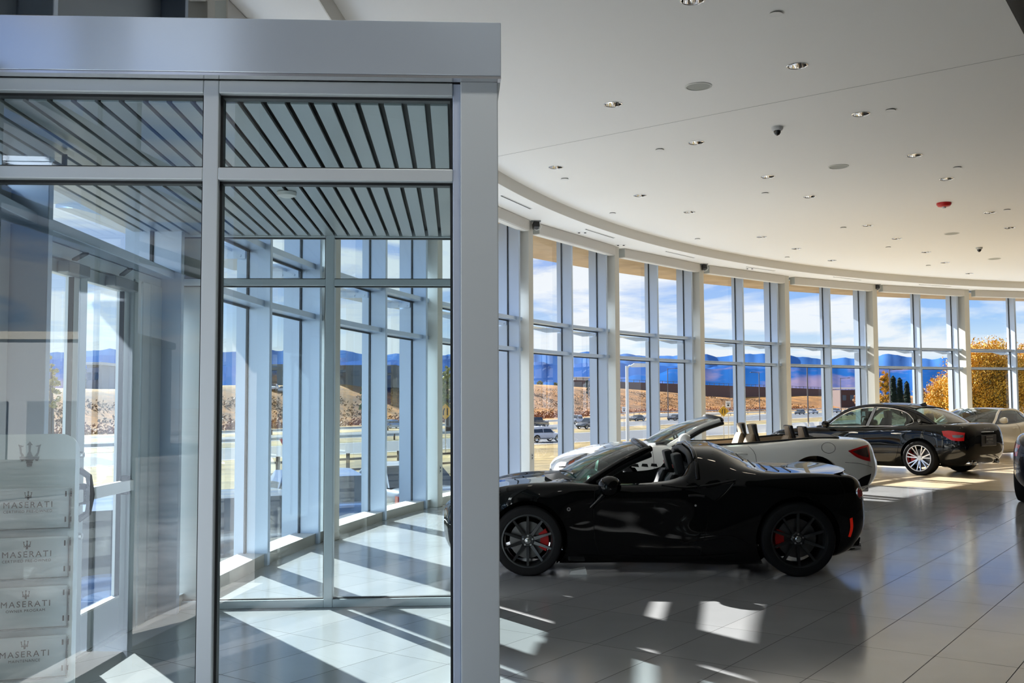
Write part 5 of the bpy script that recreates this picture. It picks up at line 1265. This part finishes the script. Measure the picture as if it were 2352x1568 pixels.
# ================= small road and parked cars =================
def simple_car(name,kind,paint,label,loc,rz,group=None,det=False):
    L,H,belt={'sedan':(4.7,1.45,.92),'suv':(4.6,1.72,1.02),'pickup':(5.6,1.85,1.10),'hatch':(4.4,1.52,.95),'jeep':(4.3,1.85,1.15)}[kind]
    r=empty(name,(0,0,0),label=label,cat='car',group=group); k=L/4.7; zb=.22 if kind in('sedan','hatch') else .32
    hood=belt-.04 if kind!='sedan' else belt-.10
    st=[]
    for x,w,zt in ((0,.45,.62),(.06,.72,.74),(.3,.86,hood-.06),(.9,.90,hood),(1.4,.90,belt),(2.4,.91,belt+.02),(3.6,.91,belt+.03),(4.3,.89,belt+.02),(4.6,.82,belt-.02),(4.7,.62,belt-.12)):
        z0=zb+(.15 if x in(0,4.7) else 0)
        st.append((x*k,[(0,z0),(w*.80,z0),(w*.97,z0+.12),(w,zt*.62),(w*.95,zt*.93),(w*.72,zt),(0,zt+.02)]))
    B=Body(st); R=.33 if zb<.3 else .38; XF,XR=.85*k,3.75*k
    b=loft(B,90 if det else 44,5,[(XF,R,R+.05),(XR,R,R+.05)]); b.build('body',paint,r,smooth=50,weld=True)
    if kind=='sedan': prof=[(1.45,belt),(2.1,H-.03),(2.9,H),(3.4,H-.06),(4.05,belt+.02)]
    elif kind=='suv' : prof=[(1.35,belt),(1.95,H-.04),(2.9,H),(3.9,H-.06),(4.45,belt+.02)]
    elif kind=='hatch': prof=[(1.3,belt),(2.0,H-.03),(2.8,H),(3.6,H-.10),(4.35,belt+.02)]
    elif kind=='jeep': prof=[(1.5,belt),(1.75,H-.02),(2.9,H),(4.3,H-.02),(4.45,belt+.02)]
    else: prof=[(1.3,belt),(1.85,H-.03),(2.3,H),(2.75,H-.03),(2.9,belt+.02)]
    prof=[(x*k,z) for x,z in prof]
    # glasshouse: side windows, screens, roof as separate parts
    wb,wt=.84,.66
    def sidepts(s): 
        t=[Vector((x,s*(wb+(wt-wb)*(z-belt)/(H-belt)),z)) for x,z in prof]; return t
    A,Bq=sidepts(-1),sidepts(1)
    g=mat('far_car_glass',(.03,.04,.05),.06,0,.8)
    for s,P in ((-1,A),(1,Bq)):
        up=[q+Vector((0,0,-.05)) for q in P[1:4]]; lo=[Vector((q.x,s*wb,belt+.03)) for q in P[1:4]]; lo[0].x=P[0].x+.12; lo[-1].x=P[-1].x-.15
        b=MB(); b.add([P[0],P[1],P[2],P[3],P[4],],[(0,1,2,3,4)]); b.build('cabin_side',paint,r)
        b=MB(); o=Vector((0,s*.006,0)); b.grid([[a+o,c+o] for a,c in zip(lo,up)]); b.build('side_window',g,r)
        if kind in('suv','hatch','sedan','jeep'):
            m_=(lo[1]+lo[0])/2*0+Vector((P[2].x-.05,0,0)); b=MB(); b.beam(Vector((m_.x,s*(wb+.008),belt+.02)),Vector((m_.x,s*(wt+.035),H-.05)),.015,.06,up=(1,0,0)); b.build('door_pillar',paint,r)
    b=MB(); b.grid([[A[0],Bq[0]],[A[1],Bq[1]]]); b.build('windscreen',g,r); b=MB(); b.grid([[A[3],Bq[3]],[A[4],Bq[4]]]); b.build('rear_screen',g,r)
    b=MB(); b.grid([[A[1],Bq[1]],[A[2],Bq[2]],[A[3],Bq[3]]]); b.build('roof',paint,r,smooth=60)
    if kind=='pickup':
        b=MB(); b.box(3.0*k,4.55*k,-.70,.70,belt+.015,belt+.03); b.build('load_bed',BLACKP,r)
    for s in (-1,1):
        b=MB(); q=B.side(.12,.62,s,.01); b.box(q.x-.06,q.x+.10,q.y-.03,q.y+.03,.56,.70); b.build('headlamp',LENS,r)
        x=L-.10; q=B.side(x,belt-.22,s,.0); b=MB(); b.box(x-.12,x+.05,q.y-.06,q.y+.015,belt-.32,belt-.12); b.build('tail_lamp',TAIL,r)
        for X in (XF,XR):
            t=wheel(r,X,s*.80,R,R,.22,s,'five',RIMS,None,det=0)
        b=MB(); b.box(1.42*k,1.58*k,s*.90,s*1.06,belt,belt+.14); b.build('door_mirror',paint,r,bevel=.02)
    for X in (XF,XR): liner(r,X,R,R+.045,-.55,.55)
    r.location=loc; r.rotation_euler=(0,0,rz); return r
PB=mat('blue_car_paint',(.05,.16,.42),.2,.3,coat=1); PS=mat('silver_car_paint',(.42,.48,.56),.25,.6,coat=1); PG=mat('grey_car_paint',(.10,.12,.14),.22,.4,coat=1); PW2=mat('road_white_paint',(.70,.74,.80),.3,coat=.6); PDK=mat('dark_car_paint',(.02,.03,.045),.2,.2,coat=1)
RD=math.atan2(.731,.682)
def road_car(px,ybot,Y,kind,paint,label,out=True,name=None,dr=0):
    p_=at(px,ybot,Y); z=tz(p_.x,Y); a=RD+PI+dr if out else RD+dr  # nose points away when out
    L={'sedan':4.7,'suv':4.6,'pickup':5.6,'hatch':4.4,'jeep':4.3}[kind]
    f=Vector((math.cos(a),math.sin(a),0)) # local +x (towards tail)
    o=Vector((p_.x,Y,z+.02))-f*L/2
    return simple_car(name or ('road_'+kind),kind,paint,label,o,a)
road_car(1247,1012,112,'suv',PW2,'white SUV driving away on the nearest road, first window',name='white_suv',dr=-.25)
road_car(1234,970,178,'jeep',PDK,'black off-roader on the second road, above the white SUV',name='off_roader',dr=-.2)
road_car(1327,962,205,'pickup',PW2,'white pickup truck further off, beside the grey one in the first bay',name='pickup_truck',out=False)
road_car(1354,978,168,'pickup',PG,'grey pickup truck nearer than the white pickup, first bay',name='pickup_truck',out=False)
road_car(1463,960,232,'sedan',PG,'dark grey-green saloon on the far road beside the near street lamp',name='saloon_car',out=False)
road_car(1551,958,238,'sedan',PDK,'black saloon on the far road right of the dark grey one',name='saloon_car',out=False)
road_car(1837,943,330,'suv',PG,'grey SUV on the far road left of the tall street lamp',name='grey_suv',out=False)
road_car(1868,942,345,'suv',PW2,'white SUV on the far road right of the tall street lamp',name='white_suv')
road_car(1922,940,370,'suv',PS,'silver SUV on the far road left of the blue pickup',name='silver_suv')
road_car(1946,946,300,'pickup',mat('deep_blue_paint',(.02,.05,.22),.25,.2),'dark blue pickup truck on the far road behind the sedan bonnet',name='pickup_truck')
road_car(2065,926,420,'sedan',PS,'silver saloon far away below the conifers',name='saloon_car')
road_car(2093,927,440,'sedan',PW2,'white saloon far away right of the conifers',name='saloon_car')
road_car(903,984,178,'hatch',mat('light_blue_paint',(.16,.28,.50),.25,.3),'light blue hatchback on the road, seen through the vestibule',out=True,name='blue_hatchback')
for i,px in enumerate((622,646,670,598)):
    p_=at(px,872,225); simple_car('parked_car','sedan',[PW2,PS,PW2,PG][i],['white car parked below the smaller grey building, left of its row','silver car in the middle of the row on the crest','white car at the right end of the row on the crest','dark car at the left end of the row on the crest'][i],(p_.x,p_.y,tz(p_.x,p_.y)+.02),PI/2)
# cars in the forecourt just outside the glass
simple_car('parked_suv','suv',PB,'blue SUV parked outside the entrance door, tail to the building',(-6.05,14.7,-1.30),math.radians(-62),det=True)
simple_car('parked_saloon','sedan',PG,'dark grey saloon parked outside, left of the two seen through the vestibule',(-5.7,18.6,-1.30),math.radians(-62),det=True)
simple_car('parked_hatchback','hatch',PB,'blue hatchback parked outside, beside the dark grey saloon',(-5.1,22.4,-1.30),math.radians(-62),det=True)
simple_car('parked_saloon','sedan',PS,'silver saloon with a dark window parked outside the middle vestibule pane',(-3.9,26.4,-1.30),math.radians(-62),det=True)
# ---------------- ceiling fittings ----------------
def atz(px,y,z):
    v=at(px,y,1.0); d=v-Vector((0,0,EYE)); t=(z-EYE)/d.z; return Vector((d.x*t,d.y*t,z))
TRIM=mat('downlight_trim',(.70,.70,.70),.15,.9); LAMPE=mat('lamp_lens',(.75,.72,.65),.3,emit=(1,.86,.66),es=22)
def dl_proto():
    r=empty('recessed_downlight',(0,0,0))
    b=MB(); b.lathe([(.112,-.001),(.112,-.005),(.100,-.009),(.095,-.004),(.095,0)],n=28); b.build('trim_ring',TRIM,r,smooth=50)
    b=MB(); b.lathe([(.096,-.002),(.090,.05),(.074,.11),(.05,.15)],n=28); b.build('reflector',CHROME,r,smooth=60)
    b=MB(); b.lathe([(.05,.148),(.0,.15)],n=20); b.build('lamp',LAMPE,r)
    return r
ROWN={0:'nearest the vestibule corner'}
def lights():
    pr=None; vis=LIGHTS
    lab=['chrome downlight left of the round speaker grille at the upper ceiling','chrome downlight right of the round speaker grille, upper middle ceiling','largest chrome downlight, in the top right corner of the ceiling','chrome downlight with a small sprinkler disc just to its right','chrome downlight below the upper speaker grille, left of the dome camera','chrome downlight closest to the vestibule post','chrome downlight furthest right in the row below the ceiling joint','chrome downlight left of the second round speaker grille','chrome downlight over the first window bays, second from the vestibule post','chrome downlight just above the red alarm strobe','chrome downlight below and left of the second speaker grille','chrome downlight above the convertible, third from the post along the window side','chrome downlight near the right edge, right of the red strobe','chrome downlight below the second speaker grille, mid ceiling','chrome downlight near the curved fascia above the third window bay','chrome downlight at the right edge, lower than its neighbour beside the strobe','chrome downlight left of the third speaker grille','chrome downlight near the curved fascia above the fourth window bay','chrome downlight below the third speaker grille','chrome downlight near the curved fascia above the fifth window bay','small chrome downlight left of the far dome camera','small chrome downlight furthest along the ceiling at the right','chrome downlight nearest the curved fascia beside the warm light patch']
    for i,(x,y) in enumerate(HOLES):
        if pr is None: o=pr=dl_proto()
        else: o=copy_tree(pr)
        o.location=(x,y,ZC)
        j=vis.index((x,y)) if (x,y) in vis else None
        if j is not None: tag(o,lab[j],'ceiling light','recessed downlights in the showroom ceiling')
        else: tag(o,'unseen chrome downlight outside the camera view','ceiling light','recessed downlights outside the frame')
        if (x,y) in ((-.3,2.0),(.7,2.3),(.6,.8)):
            ld=bpy.data.lights.new('added_fill_spot','SPOT'); ld.energy=78; ld.spot_size=math.radians(120); ld.spot_blend=.6; ld.color=(1,.95,.88); ld.shadow_soft_size=.06  # added out-of-frame spot that brightens the vestibule front, post and stand
            lo=bpy.data.objects.new('added_fill_spot',ld); COL.objects.link(lo); lo.location=(0,0,-.02); lo.parent=o
lights()
def speaker(px,y,label):
    p_=atz(px,y,ZC); r=empty('ceiling_speaker',p_,label=label,cat='speaker',group='round ceiling speakers')
    b=MB(); b.lathe([(.150,-.001),(.150,-.006),(.132,-.010),(.130,-.004)],n=36); b.build('bezel',mat('speaker_bezel',(.62,.62,.58),.5),r,smooth=50)
    b=MB(); b.lathe([(.131,-.004),(0,-.007)],n=36); b.build('grille',mat('speaker_grille',(.40,.41,.37),.7),r)
for px,y,l in ((1604,198,'largest round speaker grille, in the upper left of the white ceiling'),(1926,382,'second round speaker grille, in the middle of the ceiling'),(2186,536,'third round speaker grille, below the red strobe'),(2284,594,'smallest round speaker grille, near the far dome camera')): speaker(px,y,l)
SPR=mat('sprinkler_plate',(.80,.80,.78),.4)
def sprinkler(px,y,label,z=None):
    p_=atz(px,y,z or ZC); r=empty('sprinkler_cover',p_,label=label,cat='sprinkler',group='white sprinkler covers on the ceiling')
    b=MB(); b.lathe([(.055,0),(.055,-.006),(0,-.006)],n=20); b.build('collar',mat('sprinkler_gap',(.10,.10,.10),.7),r)
    b=MB(); b.lathe([(.062,-.010),(.062,-.016),(0,-.016),],n=20); b.lathe([(0,-.010),(.062,-.010)],n=20); b.build('cover_plate',SPR,r)
for px,y,l in ((1782,30,'white sprinkler disc at the top of the ceiling, largest one'),(2045,252,'white sprinkler disc right of a downlight, upper right ceiling'),(1515,343,'white sprinkler disc between two downlights below the ceiling joint, left half'),(1297,410,'white sprinkler disc closest to the vestibule post'),(2198,384,'white sprinkler disc above right of the red strobe'),(1757,443,'white sprinkler disc below the downlight left of the second speaker'),(1407,489,'white sprinkler disc above the first shade box'),(2313,481,'white sprinkler disc near the right frame edge'),(1602,548,'white sprinkler disc above the second window bay by the fascia'),(1937,522,'white sprinkler disc left of the mid ceiling downlight'),(2040,567,'white sprinkler disc below the downlight left of the third speaker'),(1808,590,'white sprinkler disc by the fascia above the third window bay'),(2132,609,'white sprinkler disc by the fascia above the fifth window bay')): sprinkler(px,y,l)
def dome(px,y,label):
    p_=atz(px,y,ZC); r=empty('dome_camera',p_,label=label,cat='camera')
    b=MB(); b.lathe([(.075,0),(.075,-.025),(.062,-.045),(.045,-.05)],n=24); b.build('housing',mat('camera_white',(.55,.56,.56),.4),r,smooth=50)
    b=MB(); b.lathe([(.048,-.045),(.044,-.075),(.028,-.10),(0,-.112)],n=20); b.build('lens_dome',mat('dome_black',(.01,.01,.012),.06,coat=1),r,smooth=60)
dome(1785,292,'dome camera with black lens in the middle of the ceiling'); dome(2249,568,'small dome camera far away at the right of the ceiling')
def strobe():
    r=empty('fire_alarm_strobe',atz(2168,466,ZC),label='red fire alarm strobe fixed to the ceiling',cat='alarm')
    b=MB(); b.lathe([(.125,0),(.125,-.03),(.10,-.062),(.05,-.07),(0,-.07)],n=28); b.build('body',mat('alarm_red',(.55,.015,.015),.35),r,smooth=50)
    b=MB(); b.lathe([(.035,-.068),(.03,-.095),(0,-.105)],n=16); b.build('lens',mat('alarm_lens',(.8,.82,.85),.1),r,smooth=60)
strobe()
SLOT=mat('slot_black',(.015,.015,.015),.7)
for (a,c,l) in (((1152,449),(1219,479),'black slot diffuser nearest the vestibule post'),((1346,526),(1410,546),'second black slot diffuser from the post'),((1530,577),(1594,591.5),'third slot diffuser, above the second shade box'),((1715,612.5),(1779,621.5),'fourth slot diffuser, above the third shade box'),((1915,635.5),(1977,642.5),'fifth slot diffuser, above the fourth shade box'),((2112,653),(2184,657.5),'sixth slot diffuser, above the fifth shade box')):
    A=atz(*a,ZS);C=atz(*c,ZS); m_=(A+C)/2; r=empty('slot_diffuser',m_,label=l,cat='air vent',group='slot diffusers in the curved soffit')
    d=(C-A); b=MB(); b.beam(-d/2+Vector((0,0,-.004)),d/2+Vector((0,0,-.004)),.028,.006); b.build('slot',SLOT,r)
    n_=Vector((-d.y,d.x,0)).normalized()
    for s in (-1,1): b=MB(); b.beam(-d/2+n_*.022*s+Vector((0,0,-.004)),d/2+n_*.022*s+Vector((0,0,-.004)),.014,.008); b.build('frame',WHITE,r)
def bracket_cam(px,y,label):
    p_=atz(px,y,ZS); r=empty('security_camera',p_,label=label,cat='camera')
    b=MB(); b.box(-.09,.09,-.05,.05,-.02,0); b.build('bracket',mat('bracket_grey',(.25,.26,.26),.5),r)
    b=MB(); b.obox((0,0,-.085),(1,.2,0),(-.2,1,-.3),.11,.14,.11); b.build('body',BLACKP,r,bevel=.01)
    b=MB(); b.tube([(.05,0,-.02),(.10,.0,-.10),(.07,0,-.16),(0,.02,-.17),(-.05,.03,-.13)],.007,6); b.build('cable',WHITE,r)
bracket_cam(1231,507,'black security camera on the soffit beside the first long shade box'); bracket_cam(1617,606,'black security camera above the pier between second and third shade boxes'); bracket_cam(2014,653,'black security camera above the pier left of the conifers')
for px,y,l in ((1337,533,'small twin spot fitting above the first shade box'),(1426,562,'small twin spot fitting above the pier of the second bay'),(1722,616,'small twin spot fitting above the third shade box')):
    p_=atz(px,y,ZS); r=empty('twin_spot_fitting',p_,label=l,cat='ceiling light')
    b=MB(); b.box(-.11,.11,-.03,.03,-.008,0); b.build('plate',WHITE,r)
    for s in (-.06,.06): b=MB(); b.lathe([(.022,-.008),(.022,-.02),(0,-.02)],c=(s,0,0),n=12); b.build('spot',SLOT,r)
def plate_on(k,z,label):
    p_=pw(k+.077,.311,z); inn,tg=dirs(k+.077); r=empty('outlet_plate',p_,math.atan2(tg.y,tg.x),label=label,cat='outlet')
    b=MB(); b.box(-.035,.035,-.002,.004,-.06,.06); b.build('cover',mat('plate_grey',(.45,.46,.45),.4),r)
    for s in (-.025,.025): b=MB(); b.box(-.014,.014,.004,.006,s-.014,s+.014) if False else b.box(-.014,.014,-.005,.005,s-.014,s+.014); b.build('socket',BLACKP,r)
plate_on(-1,.55,'grey outlet plate on the pier seen through the vestibule'); plate_on(0,.55,'grey outlet plate on the pier right of the vestibule corner post')
# white chock behind the front wheel
r=empty('wheel_chock',(.50,9.05,0),label='white plastic chock on the floor behind the roadster front wheel',cat='wheel chock')
b=MB(); b.prism([(0,0),(.16,0),(.15,.05),(.02,.03)],(0,.12,0)); b.build('block',WHITE,r)

# ---------------- entrance doors ----------------
def doors():
    x0=-2.66
    for i,(y0,y1,hy) in enumerate(((5.50,6.085,1),(6.095,6.88,-1))):
        D=empty('door_%d'%(i+1),(x0,y0,0)); D['kind']='structure'; w=y1-y0; sw=.10 if i else .09; bt=.26; tp=2.30
        def put(b,n,m=ALU2,bv=.003): return b.build(n,m,D,bevel=bv)
        for a in (0,w-sw): b=MB(); b.box(-.025,.025,a,a+sw,.02,2.38); put(b,'stile')
        b=MB(); b.box(-.025,.025,sw,w-sw,.02,bt); put(b,'bottom_rail'); b=MB(); b.box(-.025,.025,sw,w-sw,tp,2.38); put(b,'top_rail')
        b=MB(); b.quad((0,sw,bt),(0,w-sw,bt),(0,w-sw,tp),(0,sw,tp)); put(b,'glass',GLASS,0)
        b=MB(); b.box(.0,.028,w-sw-.012,w-sw,bt,tp); put(b,'gasket',GASK,0)
        b=MB(); b.box(.026,.03,sw,w-sw,bt-.01,bt+.004); put(b,'glazing_bead',WHITE,0)
        # push bar
        o=MB(); o.box(.055,.10,.03,w-.06,.955,1.03); pb=put(o,'push_bar',STEEL,.006)
        for a in (.03,w-.10): o=MB(); o.box(.025,.075,a,a+.05,.93,1.055); q=o.build('bracket',BLACKP,pb,bevel=.004)
        if i:
            o=MB(); o.tube([(.03,.02,1.14),(.085,.03,1.10),(.10,.04,.99),(.085,.03,.88),(.03,.02,.84)],.02,8); put(o,'pull_lever',mat('lever_grey',(.12,.11,.11),.3,.6),0)
            for zz in (1.23,.74): o=MB(); o.lathe([(0,.035),(.018,.03),(.022,.0)],c=(.022,.03,zz),ax=(1,0,0),n=14); put(o,'lock_cylinder',STEEL,0)
        o=MB(); o.box(.03,.10,w*.45,w*.95,2.30,2.37); cl=put(o,'door_closer',mat('closer_grey',(.22,.24,.25),.4,.4),.006)
        o=MB(); o.beam((.09,w*.6,2.385),(.22,w*.35,2.40),.03,.012); o.build('closer_arm',DARK,cl)
    F=empty('trim_door_frame',(x0,5.2,0)); F['kind']='structure'
    for (a,c) in ((0,.295),(1.685,1.80),(1.84,1.98),(2.02,2.22)): b=MB(); b.box(-.06,.06,a,c,0,2.40); b.build('jamb',ALU2,F,bevel=.004)
    b=MB(); b.box(-.05,.05,-.02,2.22,2.385,2.46); b.build('header',ALU2,F)
    b=MB(); b.box(-.05,.05,.295,1.685,0,.018); b.build('threshold',STEEL,F)
doors()
r=empty('security_camera',(-2.28,5.05,2.81),label='pale bullet camera under the slatted vestibule ceiling',cat='camera')
b=MB(); b.lathe([(0,0),(.018,0),(.022,.01),(.022,.085),(.018,.09),(0,.09)],c=(-.05,-.03,-.06),ax=(.75,.5,-.25),n=16); b.build('body',mat('camera_pale',(.30,.30,.28),.5),r,smooth=50)
b=MB(); b.tube([(0,0,0),(0,0,-.10)],.014,8); b.build('bracket',DARK,r)
r=empty('smoke_detector',(-1.37,6.05,2.82),label='white smoke detector under the slatted vestibule ceiling',cat='detector'); b=MB(); b.lathe([(.06,0),(.055,-.02),(.03,-.03),(0,-.03)],n=20); b.build('housing',WHITE,r,smooth=50)

# ---------------- brochure stand in the vestibule ----------------
def stand():
    PAN=mat('stand_panel',(.84,.89,.90),.45); INK=mat('dark_ink',(.02,.022,.025),.6); INKG=mat('emblem_ink',(.16,.18,.20),.4,.4)
    c=at(62,1300,4.78); a=math.radians(17); xd=Vector((math.cos(a),math.sin(a),0)); nd=Vector((math.sin(a),-math.cos(a),0)) # normal towards camera
    base=Vector((c.x,c.y,0)); H=at(62,997,4.78).z; hw=.218
    r=empty('brochure_stand',base,a,label='tall grey brochure stand with a trident emblem and clear pockets, behind the vestibule glass',cat='stand')
    # local: x right, y away from the camera
    P=[(-hw,.02),(hw,.02)]
    R_=.085
    for i in range(9): t=i/8*PI/2; P.append((hw-R_+R_*math.cos(t),H-R_+R_*math.sin(t)))
    for i in range(9): t=PI/2+i/8*PI/2; P.append((-hw+R_+R_*math.cos(t),H-R_+R_*math.sin(t)))
    b=MB(); b.prism(P,(0,.022,0)); b.build('panel',PAN,r,bevel=.002)
    b=MB(); b.box(-.26,.26,-.16,.18,0,.02); b.build('foot',STEEL,r,bevel=.004)
    trident(r,Vector((0.0,-.0015,H-.092)),(1,0,0),(0,0,1),.118,INKG)
    ACR=glassmat('acrylic',(.99,.995,1.0),.5)
    z0=H-.445; pitch=.231
    text=[('CERTIFIED PRE-OWNED','upper brochure'),('CERTIFIED PRE-OWNED','second'),('OWNER PROGRAM','third'),('MAINTENANCE','fourth'),('','lowest')]
    for i in range(5):
        zb=z0-pitch*i
        q=MB(); 
        q.box(-hw+.01,hw-.03,-.034,-.032,zb,zb+.185); pk=q.build('pocket',ACR,r)
        e=MB(); e.box(-hw+.01,hw-.03,-.034,-.001,zb-.004,zb); e.build('pocket_base',mat('acrylic_edge',(.30,.35,.37),.2),pk)
        e=MB(); e.box(hw-.032,hw-.030,-.034,-.001,zb,zb+.185); e.build('pocket_side',mat('acrylic_edge',(.30,.35,.37),.2),pk)
        for zz in (.03,.15):
            for dx in (-.055,-.032): e=MB(); e.box(hw+dx,hw+dx+.007,-.037,-.0345,zb+zz,zb+zz+.025); e.build('clip',INK,pk)
        # the brochure itself is a separate thing
        bro=empty('brochure',r.matrix_basis@Vector((0,0,0)) if False else base,a,label=['top brochure in the stand, reading certified pre-owned','second brochure from the top in the stand','third brochure from the top, reading program at its foot','fourth brochure from the top in the stand','lowest brochure in the stand, cut by the frame bottom'][i],cat='brochure',group='brochures in the stand')
        bro.location=base
        k=MB(); k.box(-hw+.012,hw-.04,-.012,-.004,zb+.002,zb+.192); cd=k.build('card',mat('brochure_card',(.82,.87,.88),.5),bro)
        if i<4:
            trident(bro,Vector((0,-.0125,zb+.158)),(1,0,0),(0,0,1),.042,INK,name='printed_emblem',th=.0006)
            txt('MASERATI',.040,Vector((0,-.0130,zb+.112)),(1,0,0),(0,0,1),INK,bro,'printed_name',ext=.0002,spacing=1.25)
            if text[i][0]: txt(text[i][0],.0175,Vector((0,-.0130,zb+.082)),(1,0,0),(0,0,1),INK,bro,'printed_line',ext=.0002,spacing=1.15)
stand()
# forecourt building and lamp reflected in the vestibule glass
def service():
    r=empty('service_building',(-38,-46,-1.5),label='white building across the forecourt, seen only as a reflection at the far left',cat='building')
    b=MB(); b.box(-24,23.4,-10,0,0,6.4); b.build('walls',mat('service_white',(.42,.44,.45),.6),r)
    b=MB(); b.box(-24.2,23.6,-10.2,.25,6.4,6.8); b.build('parapet',mat('service_tan',(.45,.42,.35),.6),r)
    for i in range(5): b=MB(); b.box(4+i*3.6,6.6+i*3.6,0,.1,.1,3.2); b.build('garage_door',mat('garage_grey',(.25,.28,.30),.4),r)
    q=empty('forecourt_lamp',(-12.9,-22,-1.5),label='twin-headed forecourt lamp reflected at the left edge of the glass',cat='street lamp')
    b=MB(); b.tube([(0,0,0),(0,0,7.0)],[.10,.07],10); b.build('pole',PW,q)
    for s in (-1,1): b=MB(); b.box(s*.1,s*.8,-.15,.15,7.0,7.1); b.build('lamp_head',PW,q)
service()
